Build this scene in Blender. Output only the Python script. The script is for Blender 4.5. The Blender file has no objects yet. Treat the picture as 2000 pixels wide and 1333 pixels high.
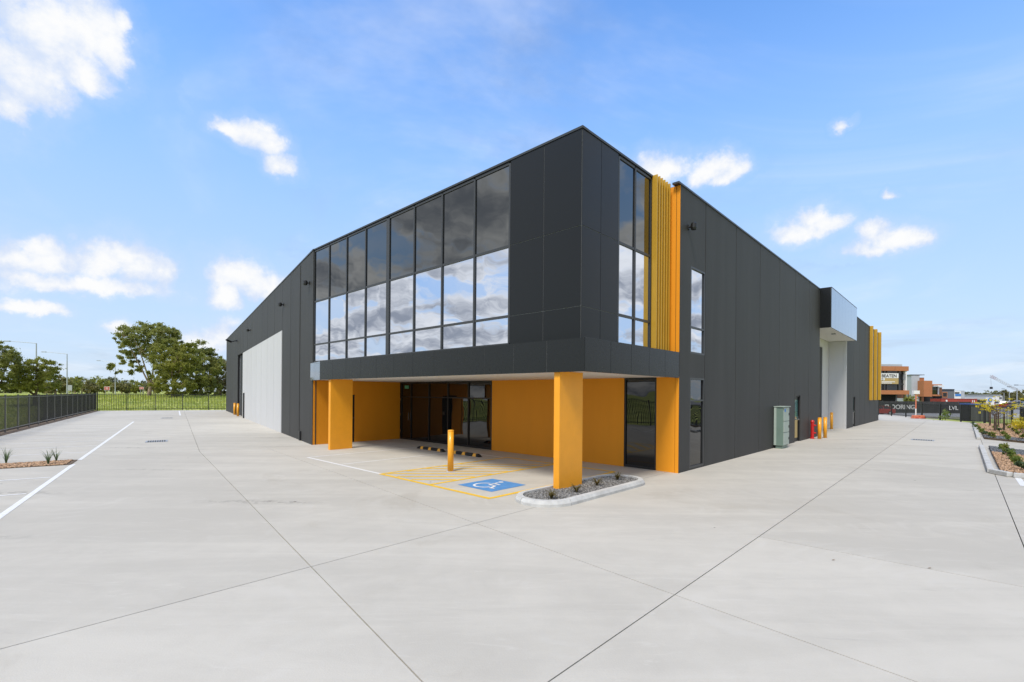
import bpy, math, random
import numpy as np
from mathutils import Vector, Matrix
R = math.radians
rng = np.random.default_rng(7)
random.seed(7)
scene = bpy.context.scene
col = scene.collection

# ------------------------------------------------------------------ camera
EYE = 2.15; FPX = 931.5; HORIZON = 769.8; ROLL = 0.00817
cam_d = bpy.data.cameras.new('camera'); cam = bpy.data.objects.new('camera', cam_d); col.objects.link(cam)
cam.location = (0, 0, EYE); cam.rotation_euler = (R(90), -ROLL, 0)
cam_d.sensor_width = 36; cam_d.lens = 36 * FPX / 2000
cam_d.shift_y = (HORIZON - 666.5) / 2000
cam_d.clip_start = .1; cam_d.clip_end = 6000
scene.camera = cam
scene.render.resolution_x, scene.render.resolution_y = 1024, 682

# ------------------------------------------------------------------ render / exposure
scene.render.engine = 'CYCLES'
scene.cycles.use_denoising = True
scene.cycles.max_bounces = 7; scene.cycles.diffuse_bounces = 4; scene.cycles.glossy_bounces = 4
scene.cycles.caustics_reflective = False; scene.cycles.caustics_refractive = False
vs = scene.view_settings
vs.view_transform = 'Standard'; vs.look = 'None'; vs.exposure = 0.75; vs.gamma = 1.0; vs.use_curve_mapping = False

# ------------------------------------------------------------------ sky
SUN = Vector((-.30, -.54, .86)).normalized()
SKY = .15
world = bpy.data.worlds.new('World'); scene.world = world; world.use_nodes = True
wt = world.node_tree; wt.nodes.clear()
def N(t, typ, **kw):
    n = t.nodes.new(typ)
    for k, v in kw.items(): setattr(n, k, v)
    return n
def M_(t, op, a, b=None, c=None, clamp=False):
    n = N(t, 'ShaderNodeMath', operation=op); n.use_clamp = clamp
    for i, v in enumerate((a, b, c)):
        if v is None: continue
        if isinstance(v, (int, float)): n.inputs[i].default_value = v
        else: t.links.new(v, n.inputs[i])
    return n.outputs[0]
def SS(t, v, a, b):
    n = N(t, 'ShaderNodeMapRange', interpolation_type='SMOOTHSTEP'); n.clamp = True
    t.links.new(v, n.inputs[0])
    for i, x in ((1, a), (2, b)):
        if isinstance(x, (int, float)): n.inputs[i].default_value = x
        else: t.links.new(x, n.inputs[i])
    return n.outputs[0]
def MIX(t, f, a, b, blend='MIX'):
    n = N(t, 'ShaderNodeMix', data_type='RGBA', blend_type=blend)
    for i, v in ((0, f), (6, a), (7, b)):
        if isinstance(v, (int, float)): n.inputs[i].default_value = v
        elif isinstance(v, tuple): n.inputs[i].default_value = v if len(v) == 4 else v + (1,)
        else: t.links.new(v, n.inputs[i])
    return n.outputs[2]
def NOISE(t, vec, scale, detail=6, rough=.55, dist=0.0):
    n = N(t, 'ShaderNodeTexNoise'); n.inputs['Scale'].default_value = scale; n.inputs['Detail'].default_value = detail
    n.inputs['Roughness'].default_value = rough; n.inputs['Distortion'].default_value = dist
    if vec is not None: t.links.new(vec, n.inputs['Vector'])
    return n

sky = N(wt, 'ShaderNodeTexSky', sky_type='NISHITA'); sky.sun_disc = False
sky.sun_elevation = math.asin(SUN.z); sky.sun_rotation = math.atan2(SUN.x, SUN.y) % (2 * math.pi)
sky.altitude = 0; sky.air_density = 1.0; sky.dust_density = .6; sky.ozone_density = 1.5
tc = N(wt, 'ShaderNodeTexCoord'); dvec = tc.outputs['Generated']
sx = N(wt, 'ShaderNodeSeparateXYZ'); wt.links.new(dvec, sx.inputs[0])
az = M_(wt, 'ARCTAN2', sx.outputs[0], sx.outputs[1]); el = M_(wt, 'ARCSINE', sx.outputs[2])
warp = NOISE(wt, dvec, 7.0, 9, .62)
wsx = N(wt, 'ShaderNodeSeparateColor'); wt.links.new(warp.outputs['Color'], wsx.inputs[0])
azw = M_(wt, 'ADD', az, M_(wt, 'MULTIPLY', M_(wt, 'SUBTRACT', wsx.outputs[0], .5), .11))
elw = M_(wt, 'ADD', el, M_(wt, 'MULTIPLY', M_(wt, 'SUBTRACT', wsx.outputs[1], .5), .09))
# cumulus seen in this part of the sky: azimuth, elevation, half width, half height (degrees)
BLOBS = []
for px, py, rx, ry in ((60, 60, 120, 75), (150, 75, 70, 62), (200, 95, 38, 48), (30, 150, 75, 62), (12, 215, 24, 26), (120, 135, 62, 38), (225, 62, 20, 18), (-90, 120, 120, 110),
                       (428, 245, 24, 17), (490, 262, 46, 26), (522, 280, 32, 24), (548, 325, 26, 16), (1380, 328, 38, 20), (1415, 345, 28, 14), (1285, 330, 36, 22),
                       (35, 502, 46, 24), (105, 512, 46, 24), (200, 522, 52, 28), (268, 528, 46, 34), (306, 530, 24, 30), (150, 556, 160, 16), (60, 602, 62, 11), (-70, 520, 90, 50),
                       (465, 540, 52, 28), (520, 556, 46, 22), (432, 582, 30, 18), (410, 668, 52, 28), (440, 662, 32, 24), (242, 640, 22, 9),
                       (1575, 456, 46, 20), (1605, 442, 38, 20), (1742, 468, 56, 22), (1690, 490, 42, 13), (1795, 466, 30, 14), (1592, 434, 30, 20), (1712, 452, 34, 18), (80, 488, 34, 20), (240, 505, 40, 22), (1745, 366, 11, 6), (1660, 236, 13, 8)):
    c0, c1, c2 = [math.degrees(v) for v in (math.atan2(px - 1000, FPX), math.atan2(px + rx - 1000, FPX), math.atan2(px - rx - 1000, FPX))]
    hyp = math.hypot(px - 1000, FPX); e0 = math.degrees(math.atan2(HORIZON + .00817 * (px - 1000) - py, hyp)); e1 = math.degrees(math.atan2(HORIZON + .00817 * (px - 1000) - py + ry, hyp))
    BLOBS.append((c0, e0, (c1 - c2) / 2 * 1.75, (e1 - e0) * 2.05))
field = None
for a, e, w, h in BLOBS:
    dx = M_(wt, 'MULTIPLY', M_(wt, 'SUBTRACT', azw, R(a)), 1 / R(w)); dy = M_(wt, 'MULTIPLY', M_(wt, 'SUBTRACT', elw, R(e)), 1 / R(h)); dy = M_(wt, 'MAXIMUM', dy, M_(wt, 'MULTIPLY', dy, -1.45))
    rr = M_(wt, 'SQRT', M_(wt, 'ADD', M_(wt, 'MULTIPLY', dx, dx), M_(wt, 'MULTIPLY', dy, dy)))
    b = M_(wt, 'SUBTRACT', 1.0, rr)
    field = b if field is None else M_(wt, 'SMOOTH_MAX', field, b, .18)
fine = NOISE(wt, dvec, 11.0, 12, .64, .4)
fine3 = NOISE(wt, dvec, 34.0, 10, .62)
fshape = M_(wt, 'ADD', field, M_(wt, 'MULTIPLY', M_(wt, 'SUBTRACT', fine.outputs[0], .5), 1.15))
fshape = M_(wt, 'ADD', fshape, M_(wt, 'MULTIPLY', M_(wt, 'SUBTRACT', fine3.outputs[0], .5), .8))
puff = SS(wt, fshape, -.08, .62)
# broken cloud over the rest of the sky
zc = M_(wt, 'ADD', M_(wt, 'MAXIMUM', sx.outputs[2], 0.0), .16)
cv = N(wt, 'ShaderNodeCombineXYZ'); wt.links.new(M_(wt, 'DIVIDE', sx.outputs[0], zc), cv.inputs[0]); wt.links.new(M_(wt, 'DIVIDE', sx.outputs[1], zc), cv.inputs[1])
cl = NOISE(wt, cv.outputs[0], 1.35, 12, .60, .08)
aabs = M_(wt, 'ABSOLUTE', az)
cover = SS(wt, aabs, R(49), R(70))
lo = M_(wt, 'SUBTRACT', .70, M_(wt, 'MULTIPLY', cover, .285))
broken = SS(wt, cl.outputs[0], lo, M_(wt, 'ADD', lo, .10))
wisp = NOISE(wt, cv.outputs[0], .55, 6, .6, 1.2)
thin = M_(wt, 'MULTIPLY', SS(wt, wisp.outputs[0], .42, .70), .42)
halo = M_(wt, 'MULTIPLY', SS(wt, fshape, -.55, .25), .22)
mask = M_(wt, 'MAXIMUM', M_(wt, 'MAXIMUM', puff, broken), M_(wt, 'MAXIMUM', halo, thin))
low = M_(wt, 'MULTIPLY', M_(wt, 'POWER', M_(wt, 'SUBTRACT', 1.0, M_(wt, 'MULTIPLY', el, 1 / R(38)), clamp=True), 2.3), 1.0)
k = 1 / SKY
SKYTINT = MIX(wt, 1.0, sky.outputs[0], (.70, 1.03, 1.36), 'MULTIPLY')
mids = M_(wt, 'MULTIPLY', SS(wt, el, R(44), R(12)), .8)
veil = MIX(wt, mids, SKYTINT, (.215 * k, .355 * k, .575 * k))
veil = MIX(wt, low, veil, (.40 * k, .475 * k, .565 * k))
shade = NOISE(wt, cv.outputs[0], 2.2, 10, .6, .0)
shf = SS(wt, M_(wt, 'ADD', cl.outputs[0], M_(wt, 'MULTIPLY', M_(wt, 'SUBTRACT', shade.outputs[0], .5), .75)), .68, .42)
ccol = MIX(wt, shf, (.215 * k, .235 * k, .275 * k), (.60 * k, .605 * k, .615 * k))
fine2 = NOISE(wt, dvec, 18.0, 10, .6, .3)
pcol = MIX(wt, SS(wt, M_(wt, 'ADD', M_(wt, 'MULTIPLY', fshape, .35), fine2.outputs[0]), .50, .90), (.40 * k, .46 * k, .575 * k), (.585 * k, .588 * k, .592 * k))
ccol = MIX(wt, M_(wt, 'MAXIMUM', puff, SS(wt, fshape, -.75, -.5)), ccol, pcol)
final = MIX(wt, mask, veil, ccol)
bg = N(wt, 'ShaderNodeBackground'); bg.inputs[1].default_value = SKY
wt.links.new(final, bg.inputs[0])
wo = N(wt, 'ShaderNodeOutputWorld'); wt.links.new(bg.outputs[0], wo.inputs[0])
world.cycles.sampling_method = 'MANUAL'; world.cycles.sample_map_resolution = 1024

# ------------------------------------------------------------------ sun behind thin cloud
sun_d = bpy.data.lights.new('sun', 'SUN'); sun_d.energy = 2.0; sun_d.angle = R(17); sun_d.color = (1, .93, .82)
sun = bpy.data.objects.new('sun', sun_d); col.objects.link(sun)
sun.rotation_euler = SUN.to_track_quat('Z', 'Y').to_euler(); sun.location = (0, 0, 30)

# ------------------------------------------------------------------ materials
MATS = {}
def mat(name, c, rough=.7, metal=0.0, spec=.5, var=0.0, vscale=3.0, bump=0.0, bscale=40.0, coat=0.0, c2=None, ior=None, stretch=None, detail=5, bdist=.01):
    if name in MATS: return MATS[name]
    m = bpy.data.materials.new(name); m.use_nodes = True; t = m.node_tree; p = t.nodes['Principled BSDF']
    p.inputs['Base Color'].default_value = (*c, 1); p.inputs['Roughness'].default_value = rough; p.inputs['Metallic'].default_value = metal
    p.inputs['Specular IOR Level'].default_value = spec; p.inputs['Coat Weight'].default_value = coat; p.inputs['Coat Roughness'].default_value = .06
    if ior: p.inputs['IOR'].default_value = ior
    if var or bump or c2:
        co = N(t, 'ShaderNodeNewGeometry').outputs['Position']
        if stretch:
            mp = N(t, 'ShaderNodeMapping'); mp.inputs['Scale'].default_value = stretch; t.links.new(co, mp.inputs[0]); co = mp.outputs[0]
    if var or c2:
        n = NOISE(t, co, vscale, detail, .6)
        f = SS(t, n.outputs[0], .3, .7)
        a = tuple(max(0, x * (1 - var)) for x in c); b = c2 if c2 else tuple(x * (1 + var) for x in c)
        t.links.new(MIX(t, f, a, b), p.inputs['Base Color'])
    if bump:
        n = NOISE(t, co, bscale, 4, .6); bp = N(t, 'ShaderNodeBump'); bp.inputs['Strength'].default_value = bump; bp.inputs['Distance'].default_value = bdist
        t.links.new(n.outputs[0], bp.inputs['Height']); t.links.new(bp.outputs[0], p.inputs['Normal'])
    MATS[name] = m; return m

def concrete_mat():
    m = bpy.data.materials.new('concrete'); m.use_nodes = True; t = m.node_tree; p = t.nodes['Principled BSDF']
    pos = N(t, 'ShaderNodeNewGeometry').outputs['Position']
    oi = N(t, 'ShaderNodeObjectInfo')
    mp = N(t, 'ShaderNodeMapping'); mp.inputs['Rotation'].default_value = (0, 0, R(20)); mp.inputs['Scale'].default_value = (.16, 1.1, 1); t.links.new(pos, mp.inputs[0])
    big = NOISE(t, pos, .18, 5, .6); streak = NOISE(t, mp.outputs[0], .95, 9, .66, .8); mid = NOISE(t, pos, 1.6, 8, .68, .5); fn = NOISE(t, pos, 55, 4, .7)
    v = M_(t, 'ADD', M_(t, 'MULTIPLY', big.outputs[0], .30), M_(t, 'MULTIPLY', streak.outputs[0], .42))
    v = M_(t, 'ADD', v, M_(t, 'MULTIPLY', mid.outputs[0], .20)); v = M_(t, 'ADD', v, M_(t, 'MULTIPLY', fn.outputs[0], .10))
    v = M_(t, 'ADD', v, M_(t, 'MULTIPLY', M_(t, 'SUBTRACT', oi.outputs['Random'], .5), .075))
    c = MIX(t, SS(t, v, .40, .62), (.455, .430, .378), (.54, .511, .450))
    # scuffs left by tyres and trowels
    sc = N(t, 'ShaderNodeMapping'); sc.inputs['Rotation'].default_value = (0, 0, R(-14)); sc.inputs['Scale'].default_value = (.35, 2.2, 1); t.links.new(pos, sc.inputs[0])
    scn = NOISE(t, sc.outputs[0], 1.25, 8, .72, 1.4); sf = M_(t, 'MULTIPLY', SS(t, scn.outputs[0], .60, .72), .30)
    c = MIX(t, sf, c, (.31, .295, .265))
    lt = NOISE(t, sc.outputs[0], 2.3, 7, .7, 2.2); c = MIX(t, M_(t, 'MULTIPLY', SS(t, lt.outputs[0], .56, .70), .40), c, (.58, .555, .505))
    # faint arcs left by the power trowel
    vp = N(t, 'ShaderNodeTexVoronoi'); vp.inputs['Scale'].default_value = .42; vp.inputs['Randomness'].default_value = 1.0
    wv = NOISE(t, pos, 1.1, 3, .5); va = N(t, 'ShaderNodeVectorMath', operation='MULTIPLY_ADD'); t.links.new(wv.outputs['Color'], va.inputs[0]); va.inputs[1].default_value = (.5, .5, 0); t.links.new(pos, va.inputs[2])
    t.links.new(va.outputs[0], vp.inputs['Vector'])
    arc = M_(t, 'SINE', M_(t, 'MULTIPLY', vp.outputs['Distance'], 58.0)); am = NOISE(t, pos, .7, 5, .6)
    c = MIX(t, M_(t, 'MULTIPLY', M_(t, 'MULTIPLY', SS(t, arc, .2, 1.0), SS(t, am.outputs[0], .50, .66)), .16), c, (.60, .58, .54))
    # brownish water stains
    ws = NOISE(t, pos, .32, 9, .68, 1.2); c = MIX(t, M_(t, 'MULTIPLY', SS(t, ws.outputs[0], .56, .68), .30), c, (.37, .335, .275))
    fs = N(t, 'ShaderNodeTexVoronoi'); fs.inputs['Scale'].default_value = .8; t.links.new(mp.outputs[0], fs.inputs['Vector'])
    fd_ = NOISE(t, pos, 6.0, 6, .7); c = MIX(t, M_(t, 'MULTIPLY', M_(t, 'MULTIPLY', SS(t, fs.outputs['Distance'], .20, .06), SS(t, fd_.outputs[0], .44, .58)), .62), c, (.24, .225, .20))
    # small dark spots
    vo = N(t, 'ShaderNodeTexVoronoi'); vo.inputs['Scale'].default_value = .8; t.links.new(pos, vo.inputs['Vector'])
    c = MIX(t, M_(t, 'MULTIPLY', M_(t, 'LESS_THAN', vo.outputs['Distance'], .022), .8), c, (.08, .07, .06))
    t.links.new(c, p.inputs['Base Color'])
    p.inputs['Roughness'].default_value = .78; p.inputs['Specular IOR Level'].default_value = .3
    bp = N(t, 'ShaderNodeBump'); bp.inputs['Strength'].default_value = .5; bp.inputs['Distance'].default_value = .004
    t.links.new(M_(t, 'ADD', fn.outputs[0], mid.outputs[0]), bp.inputs['Height']); t.links.new(bp.outputs[0], p.inputs['Normal'])
    MATS['concrete'] = m; return m
concrete = concrete_mat()

def precast(name, c, var=.07):
    m = bpy.data.materials.new(name); m.use_nodes = True; t = m.node_tree; p = t.nodes['Principled BSDF']
    pos = N(t, 'ShaderNodeNewGeometry').outputs['Position']
    mp = N(t, 'ShaderNodeMapping'); mp.inputs['Scale'].default_value = (1, 1, .12); t.links.new(pos, mp.inputs[0])
    a = NOISE(t, mp.outputs[0], 1.7, 7, .65); b = NOISE(t, pos, 60, 3, .7); oi = N(t, 'ShaderNodeObjectInfo')
    v = M_(t, 'ADD', M_(t, 'MULTIPLY', a.outputs[0], .7), M_(t, 'MULTIPLY', b.outputs[0], .3))
    v = M_(t, 'ADD', v, M_(t, 'MULTIPLY', M_(t, 'SUBTRACT', oi.outputs['Random'], .5), .12))
    t.links.new(MIX(t, SS(t, v, .3, .7), tuple(x * (1 - var) for x in c), tuple(x * (1 + var) for x in c)), p.inputs['Base Color'])
    p.inputs['Roughness'].default_value = .62; p.inputs['Specular IOR Level'].default_value = .35
    bp = N(t, 'ShaderNodeBump'); bp.inputs['Strength'].default_value = .35; bp.inputs['Distance'].default_value = .006
    t.links.new(b.outputs[0], bp.inputs['Height']); t.links.new(bp.outputs[0], p.inputs['Normal'])
    MATS[name] = m; return m
m_wall = precast('dark_wall_paint', (.042, .042, .041), .14)
m_white = precast('white_wall_paint', (.56, .565, .57), .03)
m_cream = precast('light_render', (.56, .56, .55), .03)
m_orange = precast('orange_wall_paint', (.78, .30, .012), .03)
m_col = mat('orange_column_paint', (.86, .36, .018), .42, bump=.08, bscale=30, var=.03)
m_bollard = mat('yellow_bollard_paint', (.82, .36, .012), .35, var=.03, coat=.2)
m_fin = mat('mustard_fin', (.58, .335, .035), .38, metal=.25, var=.04, vscale=1)
def acm(name, c, rough, wav=.0):
    m = bpy.data.materials.new(name); m.use_nodes = True; t = m.node_tree; p = t.nodes['Principled BSDF']
    pos = N(t, 'ShaderNodeNewGeometry').outputs['Position']
    n = NOISE(t, pos, .8, 4, .6); s = NOISE(t, pos, 9, 5, .6)
    t.links.new(MIX(t, n.outputs[0], tuple(x * .9 for x in c), tuple(x * 1.1 for x in c)), p.inputs['Base Color'])
    t.links.new(M_(t, 'ADD', M_(t, 'MULTIPLY', s.outputs[0], .08), rough - .04), p.inputs['Roughness'])
    p.inputs['Specular IOR Level'].default_value = .34
    if wav:
        bp = N(t, 'ShaderNodeBump'); bp.inputs['Strength'].default_value = wav; bp.inputs['Distance'].default_value = .02
        t.links.new(n.outputs[0], bp.inputs['Height']); t.links.new(bp.outputs[0], p.inputs['Normal'])
    MATS[name] = m; return m
m_acm = acm('charcoal_cladding', (.0085, .010, .0112), .33)
m_fascia = acm('charcoal_fascia', (.0125, .0145, .0155), .28, .12)
m_gloss = acm('glossy_charcoal', (.03, .034, .037), .13, .18)
m_gloss.node_tree.nodes['Principled BSDF'].inputs['Coat Weight'].default_value = 1.0
def glass(name, c, metal, rough, wave, ior=1.5, spec=.5):
    m = bpy.data.materials.new(name); m.use_nodes = True; t = m.node_tree; p = t.nodes['Principled BSDF']
    p.inputs['Base Color'].default_value = (*c, 1); p.inputs['Metallic'].default_value = metal; p.inputs['Roughness'].default_value = rough
    p.inputs['IOR'].default_value = ior; p.inputs['Specular IOR Level'].default_value = spec
    oi = N(t, 'ShaderNodeObjectInfo'); pos = N(t, 'ShaderNodeNewGeometry').outputs['Position']
    v = N(t, 'ShaderNodeVectorMath', operation='ADD'); t.links.new(pos, v.inputs[0])
    cx = N(t, 'ShaderNodeCombineXYZ'); t.links.new(M_(t, 'MULTIPLY', oi.outputs['Random'], 40), cx.inputs[0]); t.links.new(cx.outputs[0], v.inputs[1])
    wn = N(t, 'ShaderNodeTexWhiteNoise', noise_dimensions='1D'); t.links.new(oi.outputs['Random'], wn.inputs['W'])
    ge = N(t, 'ShaderNodeNewGeometry'); tl = N(t, 'ShaderNodeVectorMath', operation='MULTIPLY_ADD'); t.links.new(wn.outputs['Color'], tl.inputs[0]); tl.inputs[1].default_value = (.03, .03, .03); t.links.new(ge.outputs['Normal'], tl.inputs[2])
    of = N(t, 'ShaderNodeVectorMath', operation='SUBTRACT'); t.links.new(tl.outputs[0], of.inputs[0]); of.inputs[1].default_value = (.015, .015, .015)
    nz = N(t, 'ShaderNodeVectorMath', operation='NORMALIZE'); t.links.new(of.outputs[0], nz.inputs[0])
    n = NOISE(t, v.outputs[0], .55, 2, .5); bp = N(t, 'ShaderNodeBump'); t.links.new(nz.outputs[0], bp.inputs['Normal']); bp.inputs['Strength'].default_value = wave; bp.inputs['Distance'].default_value = .03
    t.links.new(n.outputs[0], bp.inputs['Height']); t.links.new(bp.outputs[0], p.inputs['Normal'])
    MATS[name] = m; return m
m_vision = glass('reflective_glass', (.70, .735, .80), 1.0, .0, .55)
m_spandrel = glass('spandrel_glass', (.165, .17, .168), 1.0, .02, .5)
m_dark_glass = glass('dark_glass', (.005, .006, .007), 0.0, .0, .45, 1.65, .5)
m_mull = mat('aluminium_frame', (.055, .058, .062), .4, metal=.3)
m_black = mat('black_frame', (.010, .010, .011), .45)
m_cap = mat('parapet_flashing', (.05, .054, .058), .35, metal=.3)
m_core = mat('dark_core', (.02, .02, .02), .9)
m_roof = mat('roof_sheet', (.3, .31, .32), .5)
m_soffit = mat('soffit_paint', (.70, .69, .66), .6, var=.02)
m_steel = mat('stainless_steel', (.6, .6, .6), .25, metal=1)
m_slat = mat('roller_slat', (.028, .029, .031), .5, metal=.2)
m_fence = mat('black_fence_paint', (.012, .012, .013), .38, spec=.5)
m_post = mat('lit_fence_post', (.075, .075, .082), .3, spec=.7)  # black fence paint lightened: grey of its lit faces put into the colour
m_kerb = mat('kerb_concrete', (.50, .50, .485), .85, var=.14, vscale=4, bump=.3, bscale=60)
m_line = mat('white_road_paint', (.74, .74, .73), .6, var=.07, vscale=9)
m_yline = mat('yellow_road_paint', (.80, .50, .03), .6, var=.08, vscale=7)
m_blue = mat('blue_road_paint', (.085, .26, .55), .6, var=.08, vscale=6)
m_rubber = mat('black_rubber', (.012, .012, .012), .7)
m_joint = mat('joint_filler', (.012, .011, .010), .95)
m_gravel = mat('grey_gravel', (.19, .185, .178), .85, var=.8, vscale=26)
m_bluestone = mat('bluestone_gravel', (.13, .14, .155), .85, var=.5, vscale=18)
m_mulch = mat('brown_mulch', (.42, .27, .165), .9, var=.5, vscale=16)
m_soil = mat('garden_soil', (.12, .085, .055), .95, var=.3, vscale=6)
m_grass = mat('field_grass', (.22, .31, .03), .9, c2=(.50, .52, .12), var=.35, vscale=.25, detail=9, bump=.6, bscale=4, bdist=.15)
m_blade = None
m_verge = mat('verge_grass', (.10, .20, .02), .9, var=.35, vscale=1.2)
m_street = mat('street_asphalt', (.30, .30, .295), .9, var=.1, vscale=2)
m_asphalt = mat('car_park_asphalt', (.20, .20, .205), .9, var=.12, vscale=2)
m_bark = mat('eucalypt_bark', (.27, .20, .14), .85, var=.4, vscale=3)
m_bark2 = mat('dark_bark', (.10, .07, .05), .9, var=.4, vscale=3)
def leafmat(name, a, b, vs_=1.2):
    m = mat(name, a, .55, c2=b, var=.25, vscale=vs_, spec=.3)
    p = m.node_tree.nodes['Principled BSDF']
    p.inputs['Subsurface Weight'].default_value = 0
    t = m.node_tree; tr = N(t, 'ShaderNodeBsdfTranslucent'); mx = N(t, 'ShaderNodeMixShader'); mx.inputs[0].default_value = .42
    tr.inputs[0].default_value = (*[min(1, x * 1.3) for x in b], 1)
    out = [n for n in t.nodes if n.type == 'OUTPUT_MATERIAL'][0]
    t.links.new(p.outputs[0], mx.inputs[1]); t.links.new(tr.outputs[0], mx.inputs[2]); t.links.new(mx.outputs[0], out.inputs[0])
    return m
m_blade = leafmat('grass_blade', (.25, .37, .03), (.52, .54, .12), .3)
m_leaf1 = leafmat('eucalypt_leaf', (.145, .18, .05), (.32, .33, .095), .5)
m_leaf2 = leafmat('bright_leaf', (.14, .175, .036), (.33, .335, .075), .5)
m_leaf3 = leafmat('olive_leaf', (.135, .14, .055), (.27, .25, .105), .4)
m_leaf4 = leafmat('yellow_leaf', (.50, .44, .03), (.78, .64, .06), 3)
m_leaf5 = leafmat('shrub_leaf', (.10, .17, .03), (.24, .30, .07), 4)
m_leaf6 = leafmat('blue_green_leaf', (.07, .12, .06), (.14, .20, .09), 4)
m_leafd = leafmat('distant_leaf', (.12, .14, .08), (.24, .245, .13), .05)
m_agave = leafmat('agave_leaf', (.075, .085, .022), (.20, .15, .05), 9)
m_galv = mat('galvanised_steel', (.42, .44, .46), .4, metal=.4)
m_terra = mat('terracotta_cladding', (.42, .165, .065), .55, var=.06)
m_terra2 = mat('brown_cladding', (.20, .085, .04), .55, var=.06)
m_lgrey = mat('light_grey_panel', (.42, .45, .48), .6, var=.04)
m_dgrey = mat('mid_grey_panel', (.13, .14, .155), .6, var=.05)
m_sign = mat('white_sign', (.75, .75, .73), .5)
m_signtxt = mat('black_lettering', (.02, .02, .025), .6)
m_red = mat('red_sign_face', (.40, .035, .03), .5)
m_barrier = mat('orange_plastic', (.62, .18, .10), .5, var=.08)
m_container = mat('container_red', (.34, .055, .035), .55, var=.12, vscale=.5)
m_tarp = mat('dark_shade_cloth', (.035, .036, .036), .9, var=.3, vscale=1.5)
m_cabinet = mat('cabinet_green', (.155, .225, .19), .45, var=.04)
m_cabinet2 = mat('cabinet_door_green', (.36, .43, .38), .45, var=.04)
m_hyd = mat('hydrant_red', (.50, .012, .012), .4)
m_tyre = mat('tyre', (.014, .014, .014), .8)
m_rim = mat('wheel_rim', (.45, .45, .46), .3, metal=.8)
m_carglass = mat('car_glass', (.012, .014, .016), .05, ior=1.6)
m_lampred = mat('tail_lamp_red', (.5, .01, .01), .2)
m_amber = mat('reflector_orange', (.95, .45, .03), .4)
m_teal = mat('teal_glass', (.05, .16, .15), .08, ior=1.6)
m_tan = mat('tan_panel', (.45, .33, .13), .6)
m_bluesign = mat('blue_sticker', (.04, .20, .55), .4)
m_yellowsign = mat('yellow_warning', (.7, .55, .05), .5)
m_bluelid = mat('blue_lid', (.05, .12, .35), .5)
m_green_exit = mat('green_sign', (.12, .42, .25), .4)

# ------------------------------------------------------------------ building helpers
A = Vector((4.595, 13.131)); r_ = Vector((.68776, .72594)); l_ = Vector((-.72594, .68776)); nr_ = Vector((.72594, -.68776))
B = Vector((-8.143, 19.461)); ll = Vector((-.57532, .81793)); nl_ = Vector((-.81793, -.57532))
class Fr:
    def __init__(s, o, u, n): s.o, s.u, s.n = Vector(o), Vector(u), Vector(n)
    def p(s, u, n, z): q = s.o + s.u * u + s.n * n; return Vector((q.x, q.y, z))
FR = Fr(A, r_, nr_); FF = Fr(A, l_, -r_); FL = Fr(B, ll, nl_)
WF = Fr((0, 0), (1, 0), (0, 1))
def at(x, y, Y):                                  # a point at distance Y that the photograph shows at pixel x, y
    a, b = x - 1000, y - HORIZON; c, s = math.cos(ROLL), math.sin(ROLL)
    return Vector(((c * a + s * b) / FPX * Y, Y, EYE - (-s * a + c * b) / FPX * Y))
def gnd(x, y, z=0.0):
    d = at(x, y, 1.0) - Vector((0, 0, EYE)); t = (z - EYE) / d.z; return Vector((d.x * t, d.y * t, z))

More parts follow.
